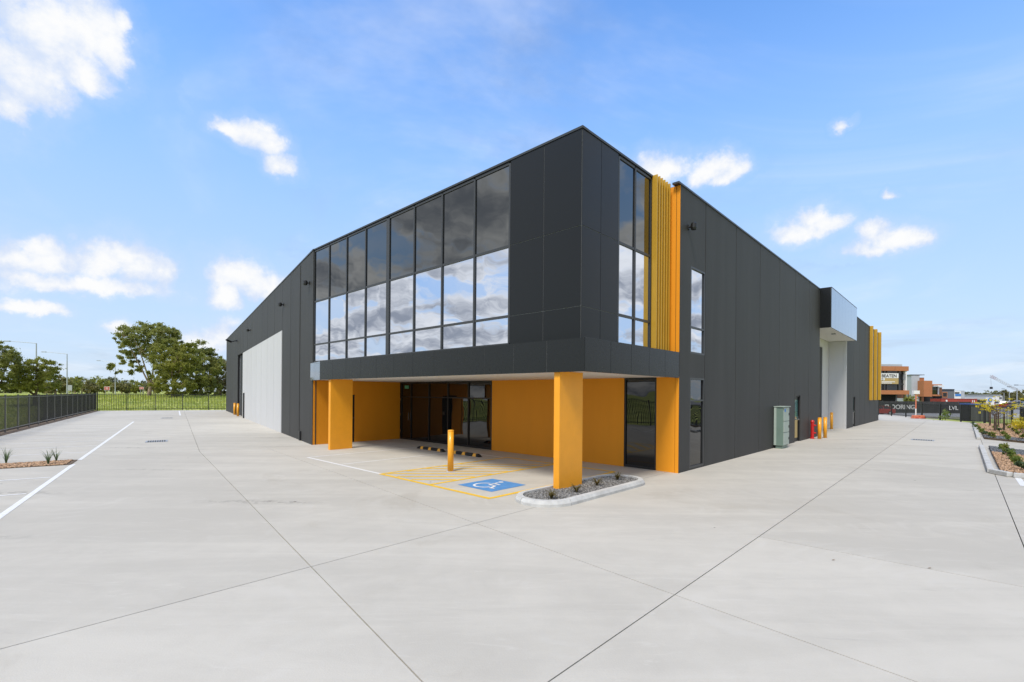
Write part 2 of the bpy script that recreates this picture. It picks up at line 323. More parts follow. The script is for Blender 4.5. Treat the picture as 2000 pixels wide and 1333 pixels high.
class MB:
    def __init__(s): s.v = []; s.f = []
    def add(s, vs, fs):
        o = len(s.v); s.v += [tuple(v) for v in vs]; s.f += [tuple(i + o for i in f) for f in fs]; return s
    def fbox(s, fr, u0, u1, n0, n1, z0, z1):
        P = [fr.p(u, n, z) for z in (z0, z1) for u, n in ((u0, n0), (u1, n0), (u1, n1), (u0, n1))]
        return s.add(P, [(0, 3, 2, 1), (4, 5, 6, 7), (0, 1, 5, 4), (1, 2, 6, 5), (2, 3, 7, 6), (3, 0, 4, 7)])
    def box(s, x0, x1, y0, y1, z0, z1): return s.fbox(WF, x0, x1, y0, y1, z0, z1)
    def prism(s, pts, z0, z1):
        n = len(pts)
        zz0 = z0 if callable(z0) else (lambda p: z0); zz1 = z1 if callable(z1) else (lambda p: z1)
        P = [(p[0], p[1], zz0(p)) for p in pts] + [(p[0], p[1], zz1(p)) for p in pts]
        return s.add(P, [tuple(range(n))[::-1], tuple(range(n, 2 * n))] + [(i, (i + 1) % n, n + (i + 1) % n, n + i) for i in range(n)])
    def tube(s, p0, p1, r0, r1=None, seg=8, cap=True):
        r1 = r0 if r1 is None else r1; p0, p1 = Vector(p0), Vector(p1); d = (p1 - p0)
        if d.length < 1e-6: return s
        q = d.to_track_quat('Z', 'Y'); P = []
        for p, r in ((p0, r0), (p1, r1)):
            for i in range(seg):
                a = 2 * math.pi * i / seg; P.append(p + q @ Vector((r * math.cos(a), r * math.sin(a), 0)))
        F = [(i, (i + 1) % seg, seg + (i + 1) % seg, seg + i) for i in range(seg)]
        if cap: F += [tuple(range(seg))[::-1], tuple(range(seg, 2 * seg))]
        return s.add(P, F)
    def lathe(s, c, prof, seg=20):
        c = Vector(c); P = []; n = len(prof)
        for r, z in prof:
            for i in range(seg):
                a = 2 * math.pi * i / seg; P.append((c.x + r * math.cos(a), c.y + r * math.sin(a), c.z + z))
        F = [(k * seg + i, k * seg + (i + 1) % seg, (k + 1) * seg + (i + 1) % seg, (k + 1) * seg + i) for k in range(n - 1) for i in range(seg)]
        F += [tuple(range(seg))[::-1], tuple(range((n - 1) * seg, n * seg))]
        return s.add(P, F)
    def flat(s, pts, z): return s.add([(p[0], p[1], z) for p in pts], [tuple(range(len(pts)))])
    def build(s, name, m, parent=None, bevel=0, smooth=False, loc=None):
        me = bpy.data.meshes.new(name)
        off = Vector(loc) if loc is not None else (wl(parent) if parent else Vector((0, 0, 0)))
        me.from_pydata([(x - off.x, y - off.y, z - off.z) for x, y, z in s.v], [], s.f)
        me.materials.append(m); me.update()
        if smooth: me.polygons.foreach_set('use_smooth', [True] * len(me.polygons))
        o = bpy.data.objects.new(name, me); col.objects.link(o)
        if parent: o.parent = parent; o.location = off - wl(parent)
        else: o.location = off
        if bevel:
            b = o.modifiers.new('bevel', 'BEVEL'); b.width = bevel; b.segments = 2; b.limit_method = 'ANGLE'
        return o
def wl(o):
    v = Vector((0, 0, 0))
    while o: v = v + o.location; o = o.parent
    return v
def empty(name, loc):
    o = bpy.data.objects.new(name, None); o.location = loc; o.empty_display_size = .3; col.objects.link(o); return o
def tag(o, label=None, cat=None, group=None, kind=None):
    if label: o['label'] = label
    if cat: o['category'] = cat
    if group: o['group'] = group
    if kind: o['kind'] = kind
    return o
def thing(name, loc, label, cat, group=None): return tag(empty(name, loc), label, cat, group)
def npmesh(name, V, F, m, parent=None, loc=(0, 0, 0)):
    me = bpy.data.meshes.new(name); V = np.asarray(V, dtype=np.float32); F = np.asarray(F, dtype=np.int32); k = F.shape[1]
    me.vertices.add(len(V)); me.vertices.foreach_set('co', V.ravel())
    me.loops.add(F.size); me.loops.foreach_set('vertex_index', F.ravel())
    me.polygons.add(len(F)); me.polygons.foreach_set('loop_start', np.arange(0, F.size, k, dtype=np.int32))
    me.update(calc_edges=True); me.validate(); me.materials.append(m)
    o = bpy.data.objects.new(name, me); col.objects.link(o); o.location = loc
    if parent: o.parent = parent
    return o
def share(name, mesh, loc, rz=0, parent=None, scale=None):
    o = bpy.data.objects.new(name, mesh); col.objects.link(o); o.location = loc; o.rotation_euler = (0, 0, rz)
    if scale: o.scale = scale
    if parent: o.parent = parent
    return o
def textmesh(name, s, m, parent, size, origin, udir, ext=.01, align='LEFT'):
    c = bpy.data.curves.new(name, 'FONT'); c.body = s; c.size = size; c.extrude = ext; c.align_x = align; c.offset = size * .018
    to = bpy.data.objects.new(name, c); col.objects.link(to)
    bpy.context.view_layer.update()
    me = bpy.data.meshes.new_from_object(to.evaluated_get(bpy.context.evaluated_depsgraph_get()))
    bpy.data.objects.remove(to); bpy.data.curves.remove(c)
    u = Vector((udir[0], udir[1], 0)).normalized(); z = Vector((0, 0, 1)); n = u.cross(z)
    M3 = Matrix((u, z, n)).transposed().to_4x4()
    me.transform(M3); me.materials.clear(); me.materials.append(m); me.name = name
    o = bpy.data.objects.new(name, me); col.objects.link(o); o.location = Vector(origin) - wl(parent); o.parent = parent
    return o

# ------------------------------------------------------------------ terrain
V0 = Vector((-3.2, -7.6)); LF0 = Vector((-24.88, 23.19)); K0 = Vector((-44.2, 50.7)); K1 = Vector((-30.5, 57.2)); E1 = Vector((43.8, 57.0)); R1 = Vector((38.2, 36.4))
LOT = [V0, R1, E1, K1, K0]
def sst(x, a, b): t = np.clip((x - a) / (b - a), 0, 1); return t * t * (3 - 2 * t)
def lotdist(x, y):
    d = np.full_like(x, -1e9)
    for i in range(len(LOT)):
        p, q = LOT[i], LOT[(i + 1) % len(LOT)]; e = (q - p).normalized()
        d = np.maximum(d, (x - p.x) * e.y - (y - p.y) * e.x)
    return d
def hgt(x, y):
    x = np.asarray(x, float); y = np.asarray(y, float); d = lotdist(x, y)
    wr = sst(x, -5, 30)
    left = 1.15 * sst(d, 2, 45) + .06 * np.sin(x * .21) * np.cos(y * .17) * sst(d, 1, 6)
    right = -.38 * sst(d, .5, 8)
    return -.075 + (1 - wr) * left + wr * right
rad = np.concatenate([np.linspace(0, 80, 81)[1:], np.geomspace(82, 3500, 60)]); NA = 200
th = np.linspace(0, 2 * np.pi, NA, endpoint=False)
Xg = np.concatenate([[0], (rad[:, None] * np.cos(th)).ravel()]); Yg = np.concatenate([[20], (20 + rad[:, None] * np.sin(th)).ravel()])
Zg = hgt(Xg, Yg)
Fg = []
for i in range(len(rad) - 1):
    a = 1 + i * NA + np.arange(NA); b = 1 + i * NA + (np.arange(NA) + 1) % NA
    Fg.append(np.stack([a, a + NA, b + NA, b], 1))
Fg = np.concatenate(Fg)
g = npmesh('ground', np.stack([Xg, Yg, Zg], 1), Fg, m_grass); tag(g, kind='structure')
g.data.polygons.foreach_set('use_smooth', [True] * len(g.data.polygons))

# ------------------------------------------------------------------ concrete yard: slabs between saw cuts
yard = MB().flat([(p.x, p.y) for p in LOT], -.03).build('concrete_yard', m_joint); tag(yard, kind='structure')
def halfclip(poly, p, d, off):                     # keep the part to the left of the line
    n = Vector((-d.y, d.x)); out = []
    for i in range(len(poly)):
        a, b = poly[i], poly[(i + 1) % len(poly)]
        da, db = (a - p).dot(n) - off, (b - p).dot(n) - off
        if da >= 0: out.append(a)
        if da * db < 0: out.append(a + (b - a) * (da / (da - db)))
    return out
GAP = .0065
def cut(polys, p, d, cond=None):
    p = Vector(p); d = Vector(d).normalized(); res = []
    for q in polys:
        c = sum(q, Vector((0, 0))) / len(q)
        if cond and not cond(c): res.append(q); continue
        for dd in (d, -d):
            h = halfclip(q, p, dd, GAP)
            if len(h) > 2: res.append(h)
    return res
jA, jB, jC, j7 = Vector((-2.46, 5.88)), Vector((1.77, 5.14)), Vector((-11.18, 17.09)), Vector((-.59, 7.92))
J3d = Vector((.685, .7286))
def side(c, p, d): return (c.x - p.x) * -d.y + (c.y - p.y) * d.x   # > 0 left of the line
polys = [[Vector(p) for p in LOT]]
polys = cut(polys, jB, J3d)
rightside = lambda c: side(c, jB, J3d) < 0
leftside = lambda c: side(c, jB, J3d) > 0
kd = Vector((.818, .575))
polys = cut(polys, jC, kd, leftside)
far = lambda c: leftside(c) and side(c, jC, kd) > 0
near = lambda c: leftside(c) and side(c, jC, kd) < 0
polys = cut(polys, jC, ll, far)
for t in (8, 16, 24, 32): polys = cut(polys, jC + ll * t, kd, far)
J1d = (jC - jA).normalized(); polys = cut(polys, jA, J1d, near)
polys = cut(polys, jA, j7 - jA, near)
polys = cut(polys, jB, j7 - jB, near)
polys = cut(polys, jB, j7 - jB, rightside)
j9 = Vector((3.78, 7.30)); polys = cut(polys, j9, Vector((.74, -.672)), rightside)
for u in (7.2, 15, 23, 31): polys = cut(polys, A + r_ * u, l_, rightside)
polys = cut(polys, A + nr_ * 6.34, r_, lambda c: rightside(c))
for q in polys:
    MB().prism([(p.x, p.y) for p in q], -.06, 0).build('slab', concrete, yard)

# painted markings
def strip(pts, w, m, name='painted_line', z=.004):
    for a, b in zip(pts[:-1], pts[1:]):
        a, b = Vector(a[:2]), Vector(b[:2]); d = (b - a).normalized(); n = Vector((-d.y, d.x)) * w / 2
        MB().flat([a - n, b - n, b + n, a + n], z).build(name, m, yard)
def F2(a, b): q = A + l_ * a - r_ * b; return Vector((q.x, q.y))
PL = Vector((-8.67, 8.10))
strip([PL - ll * 12, PL + ll * 7.0], .105, m_line); strip([PL + ll * 8.1, PL + ll * 30.7], .105, m_line)
perp = Vector((-.81793, -.57532))
for t in (-2.5, -.1, 2.25, 4.55, 10.5, 12.9, 15.3, 17.7, 20.1, 22.5, 24.9, 27.3):
    strip([PL + ll * t + perp * .1, PL + ll * t + perp * 4.45], .08, m_line)
strip([gnd(350, 803), gnd(352, 812)], .12, m_line)
strip([F2(10.0, 5.9), F2(5.54, 5.9)], .10, m_line)
for a in (10.0, 7.8): strip([F2(a, 5.84), F2(a, 1.2)], .08, m_line)
strip([F2(10.0, 1.2), F2(5.6, 1.2)], .08, m_line)
# accessible bay and hatched zone
for p, q in (((5.54, 5.9), (1.32, 5.9)), ((5.50, 5.84), (5.50, 1.12)), ((3.40, 5.84), (3.40, 1.12)), ((1.36, 5.84), (1.36, 1.12)), ((5.54, 1.07), (1.32, 1.07))):
    strip([F2(*p), F2(*q)], .11, m_yline)
for k_ in range(9):
    b0 = 1.3 + k_ * .62                              # diagonal hatching
    a0, b1 = 3.47, b0 - 0; a1, b2 = 5.43, b0 + 1.96
    if b2 > 5.8: a1 = a1 - (b2 - 5.8); b2 = 5.8
    if b1 < 1.2: continue
    if a1 - a0 > .25: strip([F2(a0, b1), F2(a1, b2)], .10, m_yline, z=.0045)
strip([gnd(2000, 950), gnd(1988, 934)], .12, m_line)

sym = MB().flat([F2(2.37 - .57, 4.84 - .57), F2(2.37 - .57, 4.84 + .57), F2(2.37 + .57, 4.84 + .57), F2(2.37 + .57, 4.84 - .57)], .004).build('accessible_bay_marking', m_blue, yard)
def S2(x, y): return F2(2.37 - x, 4.84 - y)          # symbol coordinates: x to the right, y into the bay
def symstrip(pts, w, name):
    mb = MB(); pts = [Vector(p) for p in pts]
    for i in range(len(pts)):
        pass
    L, Rr = [], []
    for i, p in enumerate(pts):
        d = (pts[min(i + 1, len(pts) - 1)] - pts[max(i - 1, 0)]).normalized(); n = Vector((-d.y, d.x)) * w / 2
        L.append(S2(*(p + n))); Rr.append(S2(*(p - n)))
    for i in range(len(pts) - 1): mb.flat([L[i], L[i + 1], Rr[i + 1], Rr[i]], .008)
    return mb.build(name, m_line, sym)
symstrip([(-.08 + .25 * math.cos(R(a)), -.16 + .25 * math.sin(R(a))) for a in range(105, 350, 12)], .06, 'wheel_arc')
symstrip([(-.07, .27), (-.03, -.06), (.16, -.06), (.27, -.31), (.36, -.27)], .07, 'figure_stroke')
symstrip([(-.05, .11), (.15, .11)], .06, 'arm_stroke')
MB().flat([S2(-.08 + .065 * math.cos(R(a)), .38 + .065 * math.sin(R(a))) for a in range(0, 360, 24)], .008).build('head_dot', m_line, sym)

# ------------------------------------------------------------------ the warehouse
wh = thing('warehouse', (A.x, A.y, 0), 'large charcoal warehouse with glazed two-storey office corner and orange entry undercroft', 'building')
TOP = 7.95; JG = .036
def P(fr, u, n, z): return fr.p(u, n, z)
# solid unseen cores added to stop light leaks, and the roof
Fp = B + ll * 41.4; Ep = A + r_ * 42.4
inner = [A + r_ * .5 - nr_ * 1.35, Ep - r_ * .3 - nr_ * 1.35, Fp - ll * .3 - nl_ * .6 + Vector((.3, 0)), B - nl_ * .6 + ll * .3, A + l_ * 14.3 + r_ * .5]
MB().prism([(p.x, p.y) for p in inner], .01, 7.3).build('leak_stop_core', m_core, wh)
rf = [A - nr_ * .1 + r_ * .1, Ep - nr_ * .1, Fp - nl_ * .1, B - nl_ * .1 + ll * .1, F2(13.5, 4.0), F2(.45, 4.0), F2(.45, .1)]
MB().prism([(p[0], p[1]) for p in rf], 7.3, 7.42).build('roof', m_roof, wh)
MB().prism([F2(.5, 0.4), F2(13.5, .4), F2(13.5, 3.95), F2(.5, 3.95)], 2.72, 7.28).build('upper_floor_core', m_core, wh)
MB().prism([(p.x, p.y) for p in (Ep, Fp, Fp + (Ep - Fp).normalized() * .01 - Vector((0, .0)), Ep - r_ * .15)], 0, TOP).build('rear_wall', m_wall, wh)

def wallpanel(fr, u0, u1, z0=0, z1=TOP, m=m_wall, n0=-.15, n1=0.0, holes=(), name='wall_panel'):
    mb = MB(); a, b = u0 + JG / 2, u1 - JG / 2
    if not holes: mb.fbox(fr, a, b, n0, n1, z0, z1)
    else:                                            # holes: (u0,u1,z0,z1) sharing one column
        hu0, hu1 = holes[0][0], holes[0][1]
        if hu0 > a: mb.fbox(fr, a, hu0, n0, n1, z0, z1)
        if hu1 < b: mb.fbox(fr, hu1, b, n0, n1, z0, z1)
        zz = z0
        for h in sorted(holes, key=lambda h: h[2]):
            if h[2] > zz: mb.fbox(fr, max(hu0, a), min(hu1, b), n0, n1, zz, h[2])
            zz = h[3]
        if zz < z1: mb.fbox(fr, max(hu0, a), min(hu1, b), n0, n1, zz, z1)
    return mb.build(name, m, wh)
def cap(fr, u0, u1, n0, n1, z=TOP, h=.05): return MB().fbox(fr, u0, u1, n0 - .02, n1 + .025, z, z + h).build('parapet_flashing', m_cap, wh)

# right hand wall
jr = [0, 1.78, 4.45, 7.10, 9.78, 12.38, 15.10, 17.6]
for a, b in zip(jr[:-1], jr[1:]):
    h = ()
    if a == 0: h = ((.73, 1.765, 3.36, 5.86), (.73, 1.765, .05, 2.66))
    if a == 12.38: h = ((12.44, 13.46, 0, 2.18),)
    wallpanel(FR, a, b, holes=h)
jr2 = [25.87, 28.5, 31.2, 33.9, 36.6, 39.4, 42.4]
for a, b in zip(jr2[:-1], jr2[1:]):
    wallpanel(FR, a, b, holes=((28.53, 29.4, 0, 2.15),) if a == 28.5 else ())
cap(FR, -.15, 17.6, -.15, 0); cap(FR, 25.87, 42.4, -.15, 0)
wallpanel(FR, 17.6, 25.87, 5.88, TOP, n0=-.15, n1=-.0)
# end return of the right wall, painted orange above and below the canopy
MB().fbox(FF, .005, .10, -.14, .006, 0, 2.66).build('orange_edge', m_orange, wh)
MB().fbox(FR, -.006, .01, -.10, -.004, 3.34, TOP - .01).build('orange_edge', m_orange, wh)
MB().fbox(FR, -.006, .01, -.40, -.115, 3.34, TOP - .01).build('orange_return', m_orange, wh)
MB().fbox(FR, .0, .03, -.45, -.15, 3.34, TOP).build('return_backing', m_core, wh)

def window(fr, u0, u1, z0, z1, n, transoms, m_pane, name='window', fw=.05, fm=None, mull=()):
    fm = fm or m_mull
    w = MB(); w.fbox(fr, u0, u1, n - .06, n + .03, z0, z0 + fw); w.fbox(fr, u0, u1, n - .06, n + .03, z1 - fw, z1)
    w.fbox(fr, u0, u0 + fw, n - .06, n + .03, z0 + fw, z1 - fw); w.fbox(fr, u1 - fw, u1, n - .06, n + .03, z0 + fw, z1 - fw)
    o = w.build(name, fm, wh)
    zs = [z0 + fw] + [t for t in transoms] + [z1 - fw]; us = [u0 + fw] + list(mull) + [u1 - fw]
    for t in transoms: MB().fbox(fr, u0 + fw, u1 - fw, n - .05, n + .025, t - .025, t + .025).build('transom', fm, o)
    for m_ in mull: MB().fbox(fr, m_ - .03, m_ + .03, n - .05, n + .028, z0 + fw, z1 - fw).build('mullion', fm, o)
    for i in range(len(zs) - 1):
        for j in range(len(us) - 1):
            mp = m_pane[i] if isinstance(m_pane, (list, tuple)) else m_pane
            MB().fbox(fr, us[j], us[j + 1], n - .03, n - .012, zs[i], zs[i + 1]).build('pane', mp, o)
    return o
window(FR, .73, 1.765, 3.36, 5.86, -.03, [4.12], m_vision)
window(FR, .73, 1.765, .05, 2.66, -.03, [2.0], m_dark_glass)

def door(fr, u0, u1, z1, n, m_leaf, m_frame=m_black, pane=None, handle_u=None, pane2=None):
    w = MB(); w.fbox(fr, u0, u0 + .05, n - .1, n + .02, 0, z1); w.fbox(fr, u1 - .05, u1, n - .1, n + .02, 0, z1); w.fbox(fr, u0 + .05, u1 - .05, n - .1, n + .02, z1 - .05, z1)
    o = w.build('door', m_frame, wh)
    MB().fbox(fr, u0 + .055, u1 - .055, n - .07, n - .03, .02, z1 - .055).build('door_leaf', m_leaf, o)
    if pane: MB().fbox(fr, u0 + .15, u1 - .17, n - .028, n - .022, 1.05, z1 - .2).build('pane', pane, o)
    if pane2: MB().fbox(fr, u0 + .15, u1 - .17, n - .028, n - .022, .18, 1.02).build('kick_panel', pane2, o)
    if handle_u:
        hb = MB(); hb.fbox(fr, handle_u - .02, handle_u + .02, n - .03, n + .0, .98, 1.18); hb.tube(fr.p(handle_u, n + .0, 1.05), fr.p(handle_u, n + .05, 1.05), .01); hb.tube(fr.p(handle_u, n + .05, 1.05), fr.p(handle_u - .12, n + .05, 1.05), .01)
        hb.build('handle', m_steel, o)
    return o
door(FR, 12.44, 13.46, 2.18, -.06, m_black, pane=m_teal, handle_u=13.34, pane2=m_tan)
door(FR, 28.53, 29.4, 2.15, -.06, m_black, pane=m_teal, handle_u=29.3, pane2=m_sign)

# recessed loading bay with its box awning
RD = -1.0
MB().fbox(FR, 23.75, 25.8, RD - .12, RD, 0, 5.86).build('recess_wall', m_cream, wh)
MB().fbox(FR, 17.75, 23.75, RD - .12, RD, 5.35, 5.86).build('recess_wall', m_cream, wh)
MB().fbox(FR, 25.72, 25.86, RD + .005, -.17, 0, 5.86).build('recess_return', m_white, wh)
MB().fbox(FR, 25.72, 25.86, -.165, .004, 0, 5.86).build('recess_return_edge', m_white, wh)
MB().fbox(FR, 17.6, 17.75, RD - .1, -.16, 0, 5.86).build('recess_return', m_white, wh)
def rollerdoor(fr, u0, u1, n, z1, m):
    o = MB().fbox(fr, u0, u1, n - .06, n - .03, 0, z1).build('roller_door', m, wh)
    k_ = int(z1 / .1)
    for i in range(k_): MB().fbox(fr, u0 + .02, u1 - .02, n - .029, n - .005 + .0, i * .1 + .008, i * .1 + .092).build('slat', m, o, bevel=0)
    MB().fbox(fr, u0 - .06, u0 + .015, n - .1, n + .03, 0, z1).build('guide_rail', m_galv, o)
    MB().fbox(fr, u1 - .015, u1 + .06, n - .1, n + .03, 0, z1).build('guide_rail', m_galv, o)
    return o
rollerdoor(FR, 17.85, 23.7, RD - .03, 5.34, m_slat)
aw = MB().fbox(FR, 17.62, 25.95, .02, .46, 5.92, 7.98).build('box_awning', m_core, wh)
for i in range(8): MB().fbox(FR, 17.6 + i * 1.045 + .004, 17.6 + (i + 1) * 1.045 - .004, .465, .52, 5.86, 8.02).build('awning_panel', m_gloss, aw)
MB().fbox(FR, 17.58, 17.615, .008, .46, 5.86, 8.02).build('awning_end_panel', m_acm, aw); MB().fbox(FR, 25.955, 25.98, .008, .46, 5.86, 8.02).build('awning_end_panel', m_acm, aw)
MB().fbox(FR, 17.62, 25.95, RD, .46, 5.87, 5.91).build('awning_soffit', m_soffit, aw)
MB().fbox(FR, 20.6, 20.8, .0, .2, 5.80, 5.868).build('floodlight', m_galv, aw)
MB().fbox(FR, 17.6, 25.96, .0, .53, 8.0, 8.03).build('awning_capping', m_cap, aw)
# yellow fins at the far end
for u in (36.35, 38.95, 41.65):
    MB().fbox(FR, u, u + .30, .005, .22, 1.87, 8.02).build('fin', m_fin, wh, bevel=.01)

# left hand wall
jl = [0, 2.5, 4.7, 6.95]
for a, b in zip(jl[:-1], jl[1:]): wallpanel(FL, a, b)
jw = [6.95, 9.4, 11.9, 14.3, 16.7, 19.3, 22.0, 25.0]
for a, b in zip(jw[:-1], jw[1:]):
    wallpanel(FL, a, b, 5.40, TOP)
    wallpanel(FL, a, b, 0, 5.39, m_white, n1=.025, name='white_wall_panel')
wallpanel(FL, 25.0, 27.2, 5.46, TOP); wallpanel(FL, 27.2, 29.2, 5.46, TOP)
jl2 = [29.2, 31.6, 34.0, 36.4, 38.9, 41.4]
for a, b in zip(jl2[:-1], jl2[1:]): wallpanel(FL, a, b)
rollerdoor(FL, 25.08, 29.12, -.2, 5.44, m_slat)
MB().fbox(FL, 25.01, 25.06, -.3, -.002, 0, 5.44).build('door_reveal', m_black, wh); MB().fbox(FL, 29.14, 29.19, -.3, -.002, 0, 5.44).build('door_reveal', m_black, wh)
cap(FL, .0, 41.4, -.15, 0)
MB().fbox(FL, 23.5, 23.72, .026, .12, 0, 2.05).build('switch_duct', m_black, wh)
MB().fbox(FL, 2.1, 2.32, .001, .07, .02, .42).build('downpipe_guard', m_black, wh)
MB().fbox(FL, 2.475, 2.525, -.1, .02, .42, TOP - .1).build('downpipe', m_wall, wh)
def walllight(fr, u, z):
    o = MB().fbox(fr, u - .05, u + .05, 0, .04, z - .06, z + .06).build('wall_light', m_black, wh)
    MB().tube(fr.p(u, .04, z), fr.p(u, .1, z), .03).build('light_arm', m_black, o)
    MB().lathe(fr.p(u, .17, z - .1), [(.07, 0), (.085, .05), (.085, .16), (.05, .2)], 14).build('light_body', m_black, o, smooth=False)
walllight(FR, .5, 6.9); walllight(FL, .65, 6.72); walllight(FL, 6.6, 6.7); walllight(FL, 20.4, 6.8)
camb = MB().fbox(FL, 29.9, 30.1, 0, .05, 6.75, 6.95).build('security_camera', m_black, wh)
MB().tube(FL.p(30, .05, 6.85), FL.p(29.8, .5, 6.7), .04).build('camera_arm', m_black, camb); MB().tube(FL.p(29.8, .5, 6.7), FL.p(29.3, .9, 6.8), .09).build('camera_body', m_black, camb)

# office: upper storey
NF = 4.133
def clad(fr, u0, u1, z0, z1, n): return MB().fbox(fr, u0 + .006, u1 - .006, n - .003, n + .006, z0 + .006, z1 - .006).build('cladding_panel', m_acm, wh)
uu = [.367, 1.44, 2.51]; zz = [3.30, 4.08, 5.84, TOP]
for i in range(2):
    for j in range(3): clad(FF, uu[i] + (.002 if i == 0 else 0), uu[i + 1], zz[j], zz[j + 1], NF)
ur = [-4.133, -3.385, -2.64]
MB().fbox(FR, -4.128, -2.645, -.42, -.371, 3.31, TOP - .01).build('joint_bead', mat('joint_sealant', (.22, .23, .24), .6), wh)
for i in range(2):
    for j in range(3): clad(FR, ur[i] + (.0 if i == 0 else 0), ur[i + 1], zz[j], zz[j + 1], -.367)
m_bead = mat('joint_sealant', (.22, .23, .24), .6)
MB().fbox(FF, .372, 2.505, NF - .055, NF - .004, 3.31, TOP - .01).build('joint_bead', m_bead, wh)
MB().fbox(FF, .44, 13.62, 3.9, NF - .085, 3.0, TOP - .02).build('office_wall_backing', m_core, wh)
MB().fbox(FR, -4.05, -.03, -.6, -.367 - .085, 3.0, TOP - .02).build('office_wall_backing', m_core, wh)
MB().fbox(FF, .34, 13.66, NF - .2, NF + .025, TOP, TOP + .05).build('parapet_flashing', m_cap, wh)
MB().fbox(FR, -3.93, -.17, -.367 - .2, -.367 + .025, TOP, TOP + .05).build('parapet_flashing', m_cap, wh)
MB().fbox(FF, 13.60, 13.63, .3, NF - .06, 3.3, TOP).build('office_end_wall', m_wall, wh)

def curtain(fr, us, zs, n, wide=()):
    o = MB().fbox(fr, us[0], us[-1], n - .05, n + .02, zs[0] - .06, zs[0]).build('curtain_wall', m_mull, wh)
    for i, u in enumerate(us):
        w = .03 if i not in wide else .09
        MB().fbox(fr, u - w, u + w, n - .05, n + .022, zs[0], zs[-1]).build('mullion', m_mull, o)
    for z in zs[1:]:
        for i in range(len(us) - 1):
            w0 = .09 if i in wide else .03; w1 = .09 if i + 1 in wide else .03
            MB().fbox(fr, us[i] + w0, us[i + 1] - w1, n - .05, n + .014, z - .03, z + .03).build('transom', m_mull, o)
    for i in range(len(us) - 1):
        w0 = .09 if i in wide else .03; w1 = .09 if i + 1 in wide else .03
        for j in range(len(zs) - 1):
            top = j == len(zs) - 2
            MB().fbox(fr, us[i] + w0, us[i + 1] - w1, n - .03, n - .012, zs[j] + (.03 if j else 0), zs[j + 1] - .03).build('spandrel_pane' if top else 'pane', m_spandrel if top else m_vision, o)
    return o
S0 = .367
curtain(FF, [S0 + x for x in (2.18, 3.49, 4.88, 6.26, 7.73, 9.17, 10.53, 11.93, 13.24)], [3.42, 4.09, 5.84, 7.90], NF - .02, wide=(4,))
curtain(FR, [-2.60, -1.80, -.955], [3.42, 4.09, 5.84, 7.90], -.367 - .02)
for u in (-.92, -.775, -.63, -.48, -.325, -.17): MB().fbox(FR, u - .02, u + .02, -.362, -.215, 3.345, 7.99).build('fin', m_fin, wh, bevel=.006)
MB().fbox(FR, -.90, -.02, -.42, -.375, 3.34, TOP - .01).build('fin_backing', m_orange, wh)

# canopy
cano = MB().fbox(FF, .07, 12.2, 4.14, 4.43, 2.70, 3.325).build('canopy', m_core, wh)
uj = [0, 1.02, 2.03, 3.04, 4.05, 5.08, 6.11, 7.12, 8.14, 9.15, 10.16, 11.18, 12.21]
MB().fbox(FF, .065, 12.2, 4.432, 4.494, 2.64, 3.33).build('fascia_bead', mat('joint_sealant', (.22, .23, .24), .6), cano)
for a, b in zip(uj[:-1], uj[1:]): MB().fbox(FF, a + .004, b - .004, 4.4945, 4.5, 2.63, 3.335).build('fascia_panel', m_fascia, cano)
ujr = [-4.4985, -3.50, -2.60, -1.72, -.85, -.004]
for a, b in zip(ujr[:-1], ujr[1:]): MB().fbox(FR, a + .005, b - .005, -.06, .0, 2.63, 3.335).build('fascia_panel', m_fascia, cano)
MB().fbox(FR, -4.43, -.02, -.35, -.065, 2.70, 3.325).build('canopy_beam', m_core, cano)
Wb = F2(12.21, 4.5); FB = Fr(Wb, ll, nl_)
for a, b in ((.01, .80), (.81, 1.58)): MB().fbox(FB, a, b, -.05, .0, 2.63, 3.335).build('fascia_return_panel', m_gloss, cano)
MB().prism([F2(.02, 4.43), F2(12.2, 4.43), tuple(Wb + ll * 1.5 - nl_ * .06), F2(13.45, 4.18), F2(13.45, 4.0), F2(.36, 4.0), F2(.36, .05), F2(.07, .05)], 3.30, 3.345).build('canopy_capping', m_cap, cano)
MB().prism([F2(.06, 4.435), F2(12.25, 4.435), tuple(Wb + ll * 1.45 - nl_ * .08), F2(13.55, 4.0), F2(13.59, .0), F2(.06, .0)], 2.655, 2.69).build('soffit', m_soffit, cano)
# blade columns
MB().fbox(FF, .70, .86, 3.56, 4.43, 0, 2.652).build('blade_column', m_col, wh, bevel=.006)
MB().fbox(FF, 11.46, 11.62, 3.54, 4.43, 0, 2.652).build('blade_column', m_col, wh, bevel=.006)
# undercroft walls
def ow(fr, u0, u1, z1=2.654, n0=-.15, n1=0.0, z0=0.0): return MB().fbox(fr, u0, u1, n0, n1, z0, z1).build('undercroft_wall', m_orange, wh)
ow(FF, .112, .66); ow(FF, 1.70, 7.38)
window(FF, .66, 1.70, .02, 2.65, -.04, [], m_dark_glass, fm=m_black, name='entry_window')
FW = Fr(A + l_ * 13.6, -r_, -l_)
ow(FW, .0, 2.30); ow(FW, 3.25, 4.0); ow(FW, 2.30, 3.25, z0=2.06)
MB().fbox(FW, 4.012, 4.13, -.15, .004, 0, 2.654).build('orange_edge', m_orange, wh)
door(FW, 2.30, 3.25, 2.06, -.04, m_black, handle_u=2.42)
gl = window(FF, 7.38, 13.58, .0, 2.65, -.04, [1.97], m_dark_glass, fm=m_black, name='entrance_glazing', fw=.07, mull=[8.77, 10.07, 11.39, 12.75])
MB().fbox(FF, 12.84, 12.86, .0, .06, .9, 1.25).build('door_pull', m_steel, gl)
for z in (.35, 1.1, 1.8): MB().fbox(FF, 13.52, 13.56, -.009, .012, z, z + .09).build('hinge', m_steel, gl)
MB().fbox(FF, 12.95, 13.25, -.045, -.02, 2.35, 2.5).build('exit_sign', m_green_exit, gl)

